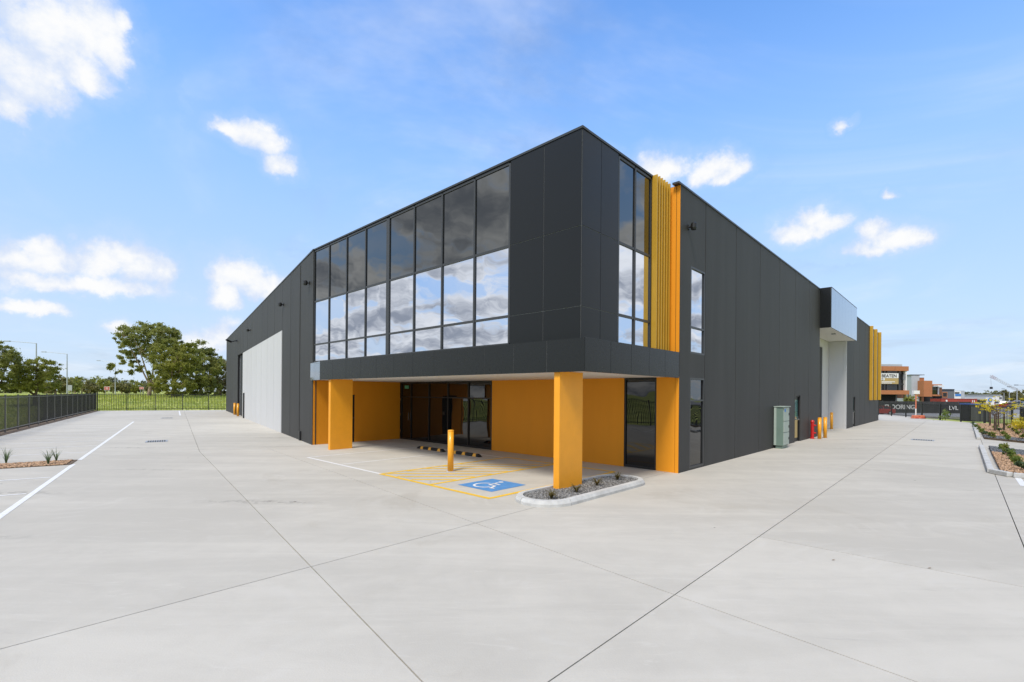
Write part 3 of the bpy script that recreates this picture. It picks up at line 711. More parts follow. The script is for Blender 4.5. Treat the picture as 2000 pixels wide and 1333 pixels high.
# ------------------------------------------------------------------ kerbs, island, garden beds
def capsule(a0, a1, b0, b1, inset=0):
    rr = (a1 - a0) / 2 - inset; ac = (a0 + a1) / 2; pts = []
    c1, c0 = b1 - (a1 - a0) / 2, b0 + (a1 - a0) / 2
    for i in range(13): t = math.pi * i / 12; pts.append((ac + rr * math.cos(t), c1 + rr * math.sin(t)))
    for i in range(13): t = math.pi + math.pi * i / 12; pts.append((ac + rr * math.cos(t), c0 + rr * math.sin(t)))
    return pts
isl = thing('planted_island', F2(.42, 3.9).to_3d(), 'rounded concrete kerb island filled with grey gravel around the near orange column', 'kerb island')
IA0, IA1, IB0, IB1 = -.20, 1.06, 1.80, 5.82
outer0, outer1, inn = capsule(IA0, IA1, IB0, IB1), capsule(IA0, IA1, IB0, IB1, .04), capsule(IA0, IA1, IB0, IB1, .15)
def kerbseg(i0, i1):
    V, F = [], []
    idx = list(range(i0, i1 + 1)); n = len(outer0)
    for k_, i in enumerate(idx):
        i %= n
        for pts, z in ((outer0, 0), (outer0, .055), (outer1, .115), (inn, .118), (inn, .02)):
            q = F2(*pts[i]); V.append((q.x, q.y, z))
    m_ = len(idx)
    for k_ in range(m_ - 1):
        for j in range(4): F.append((k_ * 5 + j, (k_ + 1) * 5 + j, (k_ + 1) * 5 + j + 1, k_ * 5 + j + 1))
    F += [(0, 1, 2, 3, 4), tuple((m_ - 1) * 5 + j for j in (4, 3, 2, 1, 0))]
    # pull the ends apart a little for the joint
    for e, q in ((0, 5), ((m_ - 1) * 5, (m_ - 2) * 5)):
        for j in range(5):
            a_, b_ = Vector(V[e + j]), Vector(V[q + j]); d = (b_ - a_); V[e + j] = tuple(a_ + d.normalized() * min(.008, d.length * .3))
    mb = MB(); mb.add(V, F); return mb.build('kerb_section', m_kerb, isl)
nO = len(outer0)
# straight sides get a mid point by splitting at the joint positions
for a, b in ((0, 5), (5, 12), (12, 13), (13, 19), (19, 25), (25, 26)): kerbseg(a, b)
gq = [F2(*p) for p in capsule(IA0, IA1, IB0, IB1, .14)]
MB().flat(gq[::-1], .07).build('gravel_bed', m_gravel, isl)
def stones(name, m, pts2, z, size, parent, flat=.7, kind='stuff'):
    n = len(pts2); base = np.array([(1, 0, 0), (0, 1, 0), (-1, 0, 0), (0, -1, 0), (0, 0, 1), (0, 0, -1)], float)
    fc = np.array([(0, 1, 4), (1, 2, 4), (2, 3, 4), (3, 0, 4), (1, 0, 5), (2, 1, 5), (3, 2, 5), (0, 3, 5)])
    s = size * rng.uniform(.5, 1.3, (n, 1, 1)); th_ = rng.uniform(0, 6.28, n); c, s_ = np.cos(th_), np.sin(th_)
    b = base[None] * rng.uniform(.6, 1.3, (n, 6, 1)) * np.array([1, .75, flat])
    x = b[:, :, 0] * c[:, None] - b[:, :, 1] * s_[:, None]; y = b[:, :, 0] * s_[:, None] + b[:, :, 1] * c[:, None]
    V = np.stack([x, y, b[:, :, 2] + rng.uniform(-.3, .3, (n, 1)) * x], 2) * s
    zz_ = z + rng.uniform(-.2, .6, n) * size * flat
    pw = wl(parent) if parent else Vector((0, 0, 0))
    V[:, :, 0] += pts2[:, 0:1] - pw.x; V[:, :, 1] += pts2[:, 1:2] - pw.y; V[:, :, 2] += zz_[:, None] - pw.z
    F = (fc[None] + (np.arange(n) * 6)[:, None, None]).reshape(-1, 3)
    o = npmesh(name, V.reshape(-1, 3), F, m, parent); tag(o, kind=kind); return o
n = 7000; aa = rng.uniform(IA0 + .15, IA1 - .15, n); bb = rng.uniform(IB0 + .15, IB1 - .15, n); ac = (IA0 + IA1) / 2; hw = (IA1 - IA0) / 2
lim = np.clip(bb, IB0 + hw, IB1 - hw); ok = ((aa - ac) ** 2 + (bb - lim) ** 2 < (hw - .16) ** 2) & ~((aa > .68) & (aa < .88) & (bb > 3.54) & (bb < 4.45))
aa, bb = aa[ok], bb[ok]
pts2 = np.stack([A.x + l_.x * aa - r_.x * bb, A.y + l_.y * aa - r_.y * bb], 1)
stones('gravel', m_gravel, pts2, .072, .024, isl)

def blades(name, m, base, n, length, width, spread, label, cat, group=None, up=.6, seg=4):
    b = Vector(base); V, F = [], []
    for i in range(n):
        a = rng.uniform(0, 6.28); L = length * rng.uniform(.65, 1.1); tilt = spread * rng.uniform(.3, 1.0)
        d = Vector((math.cos(a), math.sin(a), 0)); s = Vector((-d.y, d.x, 0)); o0 = len(V)
        for k_ in range(seg + 1):
            t = k_ / seg; bend = tilt * (t ** 1.4)
            p = d * (L * math.sin(min(1.5, bend + .1)) * t + .015) + Vector((0, 0, L * t * math.cos(min(1.5, bend + .1))))
            w = width * (1 - t) ** .7 * (.6 + .4 * min(1, t * 4))
            V += [tuple(p + s * w + Vector((0, 0, .2 * w))), tuple(p - s * w + Vector((0, 0, .2 * w)))]
        for k_ in range(seg): F.append((o0 + 2 * k_, o0 + 2 * k_ + 1, o0 + 2 * k_ + 3, o0 + 2 * k_ + 2))
    o = npmesh(name, V, F, m, None, b); tag(o, label, cat, group); return o
for (px, py, lab) in ((1077, 975, 'spiky agave plant at the near rounded end of the gravel island'), (1126, 962, 'spiky agave plant in the gravel just right of the orange column foot'),
                      (1166, 949, 'spiky agave plant third along the gravel island from its near end'), (1206, 938, 'spiky agave plant at the far end of the gravel island')):
    blades('agave_plant', m_agave, gnd(px, py, .08), 46, .25, .013, 1.35, lab, 'plant', 'agaves in the gravel island')

# left garden strip between the parking bays
gs = MB(); q0 = PL + ll * 6.95; q1 = PL + ll * 8.15
gsp = [q0 + perp * .05, q1 + perp * .05, q1 + perp * 4.6, q0 + perp * 4.6]
gsb = gs.prism([(p.x, p.y) for p in gsp], -.02, .012).build('garden_strip', m_soil); tag(gsb, kind='structure')
n = 4200; t1 = rng.uniform(.02, .98, n); t2 = rng.uniform(.02, 1, n)
ptm = np.stack([q0.x + (q1.x - q0.x) * t1 + perp.x * (.08 + 4.5 * t2), q0.y + (q1.y - q0.y) * t1 + perp.y * (.08 + 4.5 * t2)], 1)
tag(stones('mulch', m_mulch, ptm, .015, .045, gsb, .35), kind='stuff')
for px, py, L, lab in ((12, 905, .42, 'grassy strappy plant at the left photo edge in the mulch strip'), (94, 907, .40, 'strappy plant second from the right in the mulch strip'), (110, 901, .36, 'strappy plant nearest the white parking line in the mulch strip')):
    blades('strappy_plant', m_leaf6, gnd(px, py, .02), 20, L * 1.25, .011, .6, lab, 'plant', 'strappy plants in the mulch strip')

# right hand garden beds behind the kerb
def kerbrun(pts, w=.15, h=.13, name='kerb'):
    for a, b in zip(pts[:-1], pts[1:]):
        a, b = Vector(a), Vector(b); L = (b - a).length; k_ = max(1, round(L / 2.4)); d = (b - a) / L
        n_ = Vector((d.y, -d.x)); fr = Fr(a, d, n_)
        for i in range(k_):
            o = MB().fbox(fr, i * L / k_ + (.004 if i else 0), (i + 1) * L / k_ - .004, 0, w, 0, h).build(name, m_kerb, bevel=.02); tag(o, kind='structure')
def R2(u, n_): q = A + r_ * u + nr_ * n_; return Vector((q.x, q.y))
NK = 6.34; NFENCE = 8.60
pathA0 = gnd(1921, 875).to_2d(); pathA1 = R2(13.3, NFENCE); pathB0 = gnd(1915, 859).to_2d(); pathB1 = R2(19.2, NFENCE)
kerbrun([pathA0, R2(6.62, NK)]); kerbrun([R2(6.62, NK), R2(6.1, NK + .35)]); kerbrun([R2(6.1, NK + .35), R2(5.9, NFENCE)])
kerbrun([R2(40.5, NK), pathB0])
bed1 = [R2(6.75, NK + .14), R2(16.1, NK + .14), pathA1, R2(6.1, NFENCE), R2(6.2, NK + .45)]
bed2 = [R2(22.15, NK + .14), R2(40.4, NK + .14), R2(42, NFENCE), R2(19.6, NFENCE)]
gb1 = MB().prism([(p.x, p.y) for p in bed1], -.02, .09).build('garden_bed', m_soil); tag(gb1, kind='structure')
gb2 = MB().prism([(p.x, p.y) for p in bed2], -.02, .09).build('garden_bed', m_soil); tag(gb2, kind='structure')
def inpoly(pts, poly):
    ok = np.ones(len(pts), bool); s = 1 if sum((poly[i].x * poly[(i + 1) % len(poly)].y - poly[(i + 1) % len(poly)].x * poly[i].y) for i in range(len(poly))) > 0 else -1
    for i in range(len(poly)):
        p, q = poly[i], poly[(i + 1) % len(poly)]; ok &= s * ((q.x - p.x) * (pts[:, 1] - p.y) - (q.y - p.y) * (pts[:, 0] - p.x)) > 0
    return ok
def scatter(poly, n):
    x = [p.x for p in poly]; y = [p.y for p in poly]
    p = np.stack([rng.uniform(min(x), max(x), n), rng.uniform(min(y), max(y), n)], 1); return p[inpoly(p, poly)]
def ucoord(p): return (p[:, 0] - A.x) * r_.x + (p[:, 1] - A.y) * r_.y
p1 = scatter(bed1, 26000); u1 = ucoord(p1); nn1 = (p1[:, 0] - A.x) * nr_.x + (p1[:, 1] - A.y) * nr_.y
blu1 = u1 > 13.2 - (nn1 - NK) * .9
stones('mulch', m_mulch, p1[~blu1], .095, .05, gb1, .35); stones('bluestone', m_bluestone, p1[blu1], .095, .035, gb1, .6)
p2 = scatter(bed2, 30000); u2 = ucoord(p2); nn2 = (p2[:, 0] - A.x) * nr_.x + (p2[:, 1] - A.y) * nr_.y
blu2 = u2 < 24.8 - (nn2 - NK) * 1.2
stones('mulch', m_mulch, p2[~blu2], .095, .07, gb2, .35); stones('bluestone', m_bluestone, p2[blu2], .095, .05, gb2, .6)

def leafcloud(centers, radii, n, size, flat=1.0):
    """Leaf cards around clump centres -> vertices, quads"""
    ci = rng.integers(0, len(centers), n); C_ = centers[ci]; rr = radii[ci][:, None]
    d = rng.normal(size=(n, 3)); d /= np.linalg.norm(d, axis=1, keepdims=True)
    p = C_ + d * rr * (np.abs(rng.normal(size=(n, 1))) * .62 + .12) * np.array([1, 1, flat])
    a = rng.normal(size=(n, 3)); a /= np.linalg.norm(a, axis=1, keepdims=True); b = np.cross(a, rng.normal(size=(n, 3))); b /= np.linalg.norm(b, axis=1, keepdims=True)
    s = size * rng.uniform(.6, 1.4, (n, 1)); a = a * s; b = b * s * .5
    V = np.stack([p - a, p + b * .8 - a * .1, p + a, p - b * .8 - a * .1], 1).reshape(-1, 3)
    return V, np.arange(4 * n).reshape(-1, 4)
def shrub(base, h, w, m, label, n=150, leaf=.05, group=None):
    root = thing('shrub', base, label, 'plant', group)
    c = np.stack([rng.uniform(-w, w, 8) * .6, rng.uniform(-w, w, 8) * .6, rng.uniform(.3, .9, 8) * h], 1)
    V, F = leafcloud(c, np.full(8, w * .5), n, leaf); npmesh('foliage', V, F, m, root)
    mb = MB()
    for q in c[:4]: mb.tube(wl(root), wl(root) + Vector(q), .008, .004, 5)
    mb.build('stem', m_bark2, root); return root
k_ = 0
row1 = [(1900, 832), (1905, 836), (1911, 841), (1917, 846), (1925, 850), (1934, 853), (1940, 856)]
row2 = [(1945, 838), (1952, 845), (1958, 850), (1965, 855), (1970, 861)]
row3 = [(1966, 833), (1972, 838), (1980, 843), (1988, 850), (1997, 858)]
row4 = [(1957, 879), (1962, 884), (1967, 890), (1971, 893), (1976, 898), (1982, 904), (1989, 911), (1995, 919)]
mats_ = [m_leaf5, m_leaf6, m_leaf5, m_leaf2]
for rn, row, where in ((1, row1, 'kerb-side row, far garden bed'), (2, row2, 'row beneath the staked yellow tree'), (3, row3, 'fence-side row, far garden bed'), (4, row4, 'diagonal row, near garden bed')):
    for i, (x, y) in enumerate(row):
        b = gnd(x, y, .09); ordn = ('first', 'second', 'third', 'fourth', 'fifth', 'sixth', 'seventh', 'eighth')[i]
        shrub(b, .22 + .1 * rng.uniform(), .11 + .05 * rng.uniform(), mats_[(i * 3 + rn) % 4], f'small shrub, {ordn} from far end of {where}', group='young shrubs in the garden beds')

# young staked tree with yellow leaves
tb = gnd(1946, 842, .09)
yt = thing('young_tree', tb, 'young yellow-leaved tree with thin trunk between dark wooden stakes', 'tree')
mb = MB(); mb.tube(tb, tb + Vector((.02, 0, 1.3)), .025, .015); br = []
for i in range(26):
    a = rng.uniform(0, 6.28); L = rng.uniform(.35, 1.15); z0 = rng.uniform(.7, 1.45)
    e = tb + Vector((L * math.cos(a), L * math.sin(a), z0 + .35 + rng.uniform(-.1, .55))); mb.tube(tb + Vector((0, 0, z0)), e, .012, .005, 5); br.append(e - tb)
    br.append((e - tb) * .7 + Vector((0, 0, z0 * .3)))
mb.build('trunk', m_bark2, yt)
V, F = leafcloud(np.array([tuple(v) for v in br]), np.full(len(br), .16), 1100, .05, .4); npmesh('crown', V, F, m_leaf4, yt)
for x, y, lab in ((1943, 843, 'near left dark stake of the young yellow tree'), (1961, 842, 'near right dark stake of the young yellow tree'), (1933.5, 833, 'far left dark stake of the young yellow tree'), (1950, 835, 'far right dark stake of the young yellow tree')):
    s = gnd(x, y, .08); o = MB().box(s.x - .035, s.x + .035, s.y - .035, s.y + .035, .05, 1.15).build('tree_stake', m_bark2, loc=(s.x, s.y, .05)); tag(o, lab, 'stake', 'stakes round the young tree')
for i, (x, y) in enumerate(((1985, 838), (1999, 846))):
    shrub(gnd(x, y, .09), .75, .5, m_leaf4, ('yellow spreading shrub by the dark side fence', 'yellow spreading shrub at the right photo edge')[i], 420, .06, 'yellow shrubs by the side fence')

# ------------------------------------------------------------------ small things on the yard
def bollard(p, h, rad_, label):
    o = thing('bollard', (p[0], p[1], 0), label, 'bollard', 'yellow steel bollards')
    MB().lathe((p[0], p[1], 0), [(rad_, .006), (rad_, h - .03)], 24).build('post', m_bollard, o, smooth=False)
    MB().lathe((p[0], p[1], 0), [(rad_ * 1.04, h - .03), (rad_ * 1.04, h - .012), (rad_ * .9, h), (rad_ * .5, h + .006)], 24).build('cap', m_bollard, o)
    MB().lathe((p[0], p[1], 0), [(rad_ * 1.45, .003), (rad_ * 1.4, .009)], 24).build('base_ring', m_kerb, o)
    for ob in o.children:
        me = ob.data; me.polygons.foreach_set('use_smooth', [len(f.vertices) == 4 for f in me.polygons])
    return o
bollard(F2(4.58, 4.29), 1.14, .083, 'yellow bollard standing in the yellow hatched zone before the entrance')
bollard(FR.p(15.46, .42, 0), 1.08, .083, 'yellow bollard in front of the red hydrant')
bollard(FR.p(16.35, .50, 0), 1.08, .083, 'yellow bollard to the right of the one at the red hydrant')
bollard(FR.p(24.6, -.62, 0), 1.10, .083, 'yellow bollard at the far side of the recessed loading bay')
bollard(FL.p(30.3, .12, 0), 1.10, .10, 'yellow bollard left of the left-hand roller door, farther from the camera')
bollard(FL.p(27.2, .14, 0), 1.12, .10, 'yellow bollard before the left-hand roller door, nearer the camera')

def wheelstop(a0, a1, b, label):
    root = thing('wheel_stop', F2((a0 + a1) / 2, b).to_3d(), label, 'wheel stop', 'rubber wheel stops'); L = a1 - a0
    def sect(u0, u1, g_, m, name, e0=0, e1=0):
        mb = MB(); V = []
        for u, e in ((u0, e0), (u1, e1)):
            for w, z in ((-.075 - g_, .004), (.075 + g_, .004), (.045 + g_, .10 + g_), (-.045 - g_, .10 + g_)):
                uu_ = u + (e if z > .05 else 0); q = F2(a0 + uu_, b + w); V.append((q.x, q.y, z))
        mb.add(V, [(0, 1, 2, 3), (7, 6, 5, 4), (0, 4, 5, 1), (1, 5, 6, 2), (2, 6, 7, 3), (3, 7, 4, 0)]); mb.build(name, m, root)
    sect(0, L, 0, m_rubber, 'rubber_body', .12, -.12)
    for f in (.16, .5, .80): sect(L * f - .09, L * f + .09, .003, m_amber, 'reflector_patch', .03, -.03)
wheelstop(8.1, 9.75, 1.70, 'black rubber wheel stop with orange patches, farther left of the bollard')
wheelstop(6.15, 7.80, 1.70, 'black rubber wheel stop with orange patches, partly behind the near bollard')

def grate(c, w, d, rz_d, label):
    root = thing('drain_grate', (c.x, c.y, .003), label, 'drain', 'drain grates'); dd = Vector(rz_d).normalized(); fr = Fr(c.to_2d(), dd, Vector((-dd.y, dd.x)))
    mb = MB()
    for s in (-1, 1): mb.fbox(fr, s * w / 2 - .02, s * w / 2 + .02, -d / 2, d / 2, .003, .012); mb.fbox(fr, -w / 2 + .02, w / 2 - .02, s * d / 2 - .02, s * d / 2 + .02, .003, .012)
    mb.build('frame', m_galv, root); MB().fbox(fr, -w / 2, w / 2, -d / 2, d / 2, .002, .005).build('pit', m_joint, root)
    for i in range(9):
        u = -w / 2 + w * (i + .5) / 9; MB().fbox(fr, u - .018, u + .018, -d / 2 + .02, d / 2 - .02, .005, .011).build('bar', m_galv, root)
grate(gnd(306, 862.5), .72, .75, ll.orthogonal(), 'steel drain grate set in the left driveway, nearer one')
grate(gnd(326, 817), .75, .8, ll.orthogonal(), 'steel drain grate far down the left driveway')
grate(gnd(1802, 860), .85, .6, l_, 'steel drain grate set in the right driveway')

# electrical cabinet
cb = thing('electrical_cabinet', FR.p(9.4, .22, 0), 'tall grey-green electrical cabinet standing against the right dark wall', 'cabinet')
MB().fbox(FR, 8.98, 9.86, .06, .36, .12, 1.70).build('housing', m_cabinet, cb, bevel=.012)
MB().fbox(FR, 8.94, 9.92, .02, .42, 1.702, 1.735).build('roof', m_cabinet2, cb); MB().fbox(FR, 9.03, 9.80, .08, .33, 0, .118).build('plinth', m_cabinet, cb)
for z0, z1 in ((.15, .64), (.67, 1.10), (1.13, 1.67)):
    d = MB().fbox(FR, 9.02, 9.83, .362, .385, z0, z1).build('cabinet_door', m_cabinet2, cb, bevel=.006)
    MB().fbox(FR, 9.74, 9.79, .386, .405, (z0 + z1) / 2 - .05, (z0 + z1) / 2 + .05).build('handle', m_black, d)
MB().fbox(FR, 8.955, 8.978, .03, .12, .14, 1.68).build('flange', m_cabinet2, cb)
MB().fbox(FR, 9.1, 9.3, .386, .389, 1.50, 1.63).build('blue_sticker', m_bluesign, cb)
# hydrant
hp = FR.p(15.35, .13, 0); hy = thing('fire_hydrant', hp, 'red pillar hydrant against the dark wall behind a yellow bollard', 'hydrant')
MB().lathe(hp, [(.10, .0), (.10, .05), (.075, .07), (.075, .80), (.09, .82), (.09, .88), (.06, .93), (.03, .95)], 16).build('barrel', m_hyd, hy)
for z in (.30, .68): MB().tube(hp + Vector((0, 0, z)), hp + Vector((.12, -.11, z)), .04, .04, 10).build('outlet', m_hyd, hy)

# ------------------------------------------------------------------ fences
pk_me = None
def fence(name, label, pts, h, post_sp, pk_sp, pickets='objects', post_w=.065, pk_w=.025, side_=1, zf=None, postm=None, z_off=0.0, sign=None):
    P0 = Vector(pts[0]); root = thing(name, (P0.x, P0.y, 0), label, 'fence')
    pm = MB().box(-pk_w / 2, pk_w / 2, -pk_w / 2, pk_w / 2, .07, h - .02); pm.f = pm.f
    me_pk = bpy.data.meshes.new('picket'); me_pk.from_pydata(pm.v, [], pm.f); me_pk.materials.append(m_fence)
    po = MB().box(-post_w / 2, post_w / 2, -post_w / 2, post_w / 2, -.05, h + .03); me_po = bpy.data.meshes.new('post'); me_po.from_pydata(po.v, [], po.f); me_po.materials.append(postm or m_post)
    stuff = MB(); cnt = 0
    for a, b in zip(pts[:-1], pts[1:]):
        a, b = Vector(a), Vector(b); L = (b - a).length; d = (b - a) / L; rz = math.atan2(d.y, d.x); fr = Fr(a, d, Vector((-d.y, d.x)))
        k_ = max(1, round(L / post_sp)); seg = L / k_
        for i in range(k_ + 1):
            q = a + d * (i * seg); share('post', me_po, Vector((q.x, q.y, z_off)) - wl(root), rz, root)
        for i in range(k_):
            for z in (.16, h - .14):
                MB().fbox(fr, i * seg + post_w / 2, (i + 1) * seg - post_w / 2, side_ * .022 - .014, side_ * .022 + .014, z + z_off, z + .04 + z_off).build('rail', postm or m_post, root)
            m_ = int(seg / pk_sp)
            for j in range(1, m_):
                q = a + d * (i * seg + seg * j / m_); cnt += 1
                if pickets == 'objects' and cnt <= 300: share('picket', me_pk, Vector((q.x, q.y, z_off)) - wl(root), rz, root)
                else: stuff.fbox(Fr(q, d, Vector((-d.y, d.x))), -pk_w / 2, pk_w / 2, -pk_w / 2, pk_w / 2, .07 + z_off, h - .02 + z_off)
    if stuff.v: tag(stuff.build('picket_run', m_fence, root), kind='stuff')
    return root
fd = ll
fence('picket_fence', 'black steel picket fence running along the left parking bays', [tuple(LF0 - fd * 1.5), tuple(K0)], 1.88, 2.42, .135, side_=-1, pk_w=.0195)
fence('picket_fence', 'black steel picket fence along the left boundary beside the camera', [tuple(V0), tuple(LF0 - fd * 1.6)], 1.88, 2.42, .13, pickets='joined', side_=-1)
fence('picket_fence', 'black steel picket fence across the far end before the green field', [tuple(K0 + Vector((.1, .05))), tuple(K1)], 1.85, 2.7, .14, side_=-1, pk_w=.034, postm=m_fence, post_w=.08)
fence('picket_fence', 'black steel picket fence along the street at the far right', [(43.9, 57.1), (38.4, 36.6)], 1.52, 2.9, .15, side_=1, pk_w=.026, postm=m_fence, post_w=.09)
fence('picket_fence', 'black picket fence along the right side of the garden beds', [tuple(R2(36.5, NFENCE)), tuple(R2(27.5, NFENCE))], 1.55, 2.4, .12, side_=-1)
fence('picket_fence', 'black picket fence on the right boundary beside the camera', [tuple(R2(27.4, NFENCE)), tuple(V0 + Vector((.1, 0)))], 1.55, 2.4, .13, pickets='joined', side_=-1)
MB().prism([(p.x, p.y) for p in (LF0 - ll * 8 - perp * .35, K0 - perp * .35, K0 + perp * .5, LF0 - ll * 8 + perp * .5)], -.02, .012).build('soil_strip', m_soil)['kind'] = 'structure'

# ------------------------------------------------------------------ trees
def tree(name, label, base, crown, trunk_h, m_leaf, n, leaf, bark=m_bark, tr=.3, limbs=10, group=None, lean=(0, 0), gap=.0, clump=.2, nclump=46):
    """crown: list of (dx,dy,zc,rx,ry,rz) lobes relative to the base"""
    base = Vector(base); root = thing(name, base, label, 'tree', group)
    cs, rs = [], []
    vol = np.array([c[3] * c[4] * c[5] for c in crown]) ** .67; vol = vol / vol.sum()
    for c, f in zip(crown, vol):
        m_ = max(5, int(nclump * f)); d = rng.normal(size=(m_, 3)); d /= np.linalg.norm(d, axis=1, keepdims=True)
        rr = rng.uniform(.45, 1.0, (m_, 1)) ** .6
        cs.append(np.array(c[:3]) + d * rr * np.array(c[3:])); rs.append(np.full(m_, clump * (c[3] + c[5]) * .5) * rng.uniform(.7, 1.35, m_))
    cs = np.concatenate(cs); rs = np.concatenate(rs)
    V, F = leafcloud(cs, rs, n, leaf, .75); npmesh('crown', V, F, m_leaf, root)
    mb = MB(); top = Vector((lean[0], lean[1], trunk_h)); pts = [Vector((0, 0, -.3)), top * .5 + Vector((rng.uniform(-.2, .2), 0, 0)), top]
    rads = [tr * 1.25, tr, tr * .8]
    for i in range(2): mb.tube(base + pts[i], base + pts[i + 1], rads[i], rads[i + 1], 9)
    prim = []; cand = [Vector(c) for c in cs]; random.shuffle(cand)
    for c in cand:
        if len(prim) >= 5: break
        if all((c - q[2]).length > .55 * max(x[3] for x in crown) for q in prim):
            st = top * random.uniform(.8, 1.0); md = st.lerp(c, .5) + Vector((0, 0, .05 * (c - st).length)) + Vector(rng.normal(size=3) * .15); prim.append((st, md, c))
    for st, md, e in prim:
        mb.tube(base + st - Vector((0, 0, .1)), base + md, tr * .5, tr * .3, 7); mb.tube(base + md, base + e, tr * .3, tr * .08, 6)
    for c in cand[:limbs]:
        st, md, e = min(prim, key=lambda q: ((q[1] + q[2]) / 2 - c).length); t = random.uniform(.15, .8); sp_ = md.lerp(e, t)
        if (c - sp_).length > 6: continue
        kn = sp_.lerp(c, .5) + Vector((0, 0, .12)); mb.tube(base + sp_, base + kn, tr * .13, tr * .09, 5); mb.tube(base + kn, base + c, tr * .09, tr * .03, 5)
    mb.build('trunk', bark, root, smooth=False); return root
def hz(p): return float(hgt(np.array([p.x]), np.array([p.y]))[0])
def tbase(px, Y): q = at(px, 770, Y); q.z = hz(q); return q
S = lambda px, Y: px * Y / FPX                       # pixel extent -> metres at distance Y
Y1 = 92; b1 = tbase(291, Y1); z = lambda y, Y, b: at(291, y, Y).z - b.z
tree('gum_tree', 'largest spreading gum tree with open crown and pale forked limbs in the field', b1,
     [(S(-8, Y1), 0, z(662, Y1, b1), S(50, Y1), 4.5, S(30, Y1)), (S(-48, Y1), 1, z(672, Y1, b1), S(20, Y1), 3, S(27, Y1)), (S(25, Y1), 0, z(665, Y1, b1), S(34, Y1), 4, S(34, Y1)),
      (S(-36, Y1), -1, z(720, Y1, b1), S(32, Y1), 3, S(12, Y1)), (S(-34, Y1), .5, z(698, Y1, b1), S(26, Y1), 3, S(16, Y1)), (S(40, Y1), 0, z(700, Y1, b1), S(32, Y1), 4, S(42, Y1)), (S(8, Y1), 1, z(645, Y1, b1), S(36, Y1), 3, S(12, Y1))],
     2.4, m_leaf1, 44000, .185, tr=.32, limbs=46, lean=(.3, 0), clump=.15, nclump=330)
Y2 = 86; b2 = tbase(338, Y2)
tree('gum_tree', 'bright green dense gum tree right of the largest one, forked pale trunk', b2,
     [(0, 0, z(722, Y2, b2), S(30, Y2), 3.5, S(44, Y2)), (S(18, Y2), 0, z(705, Y2, b2), S(26, Y2), 3, S(34, Y2)), (S(6, Y2), -1, z(752, Y2, b2), S(36, Y2), 3, S(22, Y2)), (S(-12, Y2), 0, z(690, Y2, b2), S(22, Y2), 3, S(28, Y2)), (S(30, Y2), .5, z(690, Y2, b2), S(20, Y2), 2.5, S(20, Y2)), (S(-30, Y2), .5, z(735, Y2, b2), S(16, Y2), 2.5, S(20, Y2)), (S(40, Y2), 0, z(735, Y2, b2), S(18, Y2), 2.5, S(26, Y2))],
     1.6, m_leaf2, 42000, .175, tr=.3, limbs=22, clump=.16, nclump=240)
Y3 = 98; b3 = tbase(392, Y3)
tree('gum_tree', 'dark olive rounded gum tree between the bright one and the warehouse', b3,
     [(0, 0, z(712, Y3, b3), S(26, Y3), 4, S(46, Y3)), (S(-14, Y3), 0, z(735, Y3, b3), S(26, Y3), 3, S(36, Y3)), (S(14, Y3), 0, z(725, Y3, b3), S(24, Y3), 3, S(36, Y3)), (S(0, Y3), 0, z(755, Y3, b3), S(36, Y3), 4, S(18, Y3)), (S(-24, Y3), .5, z(695, Y3, b3), S(22, Y3), 3, S(24, Y3)), (S(20, Y3), .5, z(712, Y3, b3), S(20, Y3), 3, S(22, Y3))],
     1.5, m_leaf1, 42000, .18, tr=.3, limbs=16, clump=.17, nclump=220)
Y4 = 106; b4 = tbase(430, Y4)
tree('gum_tree', 'olive brown gum tree half hidden behind the left end of the warehouse', b4,
     [(0, 0, z(728, Y4, b4), S(28, Y4), 4, S(28, Y4)), (S(-8, Y4), 0, z(715, Y4, b4), S(20, Y4), 3, S(18, Y4)), (S(20, Y4), 0, z(735, Y4, b4), S(25, Y4), 4, S(36, Y4)), (0, 0, z(755, Y4, b4), S(30, Y4), 4, S(20, Y4))], 2, m_leaf3, 24000, .18, tr=.3, limbs=12, clump=.17, nclump=180)
Y5 = 60; b5 = tbase(70, Y5)
tree('acacia_tree', 'bushy green tree behind the left picket fence, in front of a street lamp', b5,
     [(0, 0, z(725, Y5, b5), S(32, Y5), 2.4, S(24, Y5)), (S(-18, Y5), 0, z(740, Y5, b5), S(28, Y5), 2, S(26, Y5)), (S(14, Y5), 0, z(720, Y5, b5), S(24, Y5), 2, S(18, Y5)), (S(4, Y5), 0, z(752, Y5, b5), S(40, Y5), 2, S(16, Y5))],
     1.6, m_leaf2, 30000, .10, bark=m_bark2, tr=.2, limbs=24, clump=.16, nclump=240)
Y6 = 57; b6 = tbase(-8, Y6)
tree('acacia_tree', 'tall green tree cut by the left edge of the photo', b6,
     [(0, 0, z(695, Y6, b6), S(34, Y6), 2.4, S(28, Y6)), (S(12, Y6), 0, z(720, Y6, b6), S(24, Y6), 2, S(30, Y6)), (S(-20, Y6), 0, z(710, Y6, b6), S(34, Y6), 2, S(32, Y6)), (S(8, Y6), 0, z(745, Y6, b6), S(40, Y6), 2, S(18, Y6))],
     2, m_leaf1, 30000, .10, bark=m_bark2, tr=.22, limbs=20, clump=.16, nclump=240)
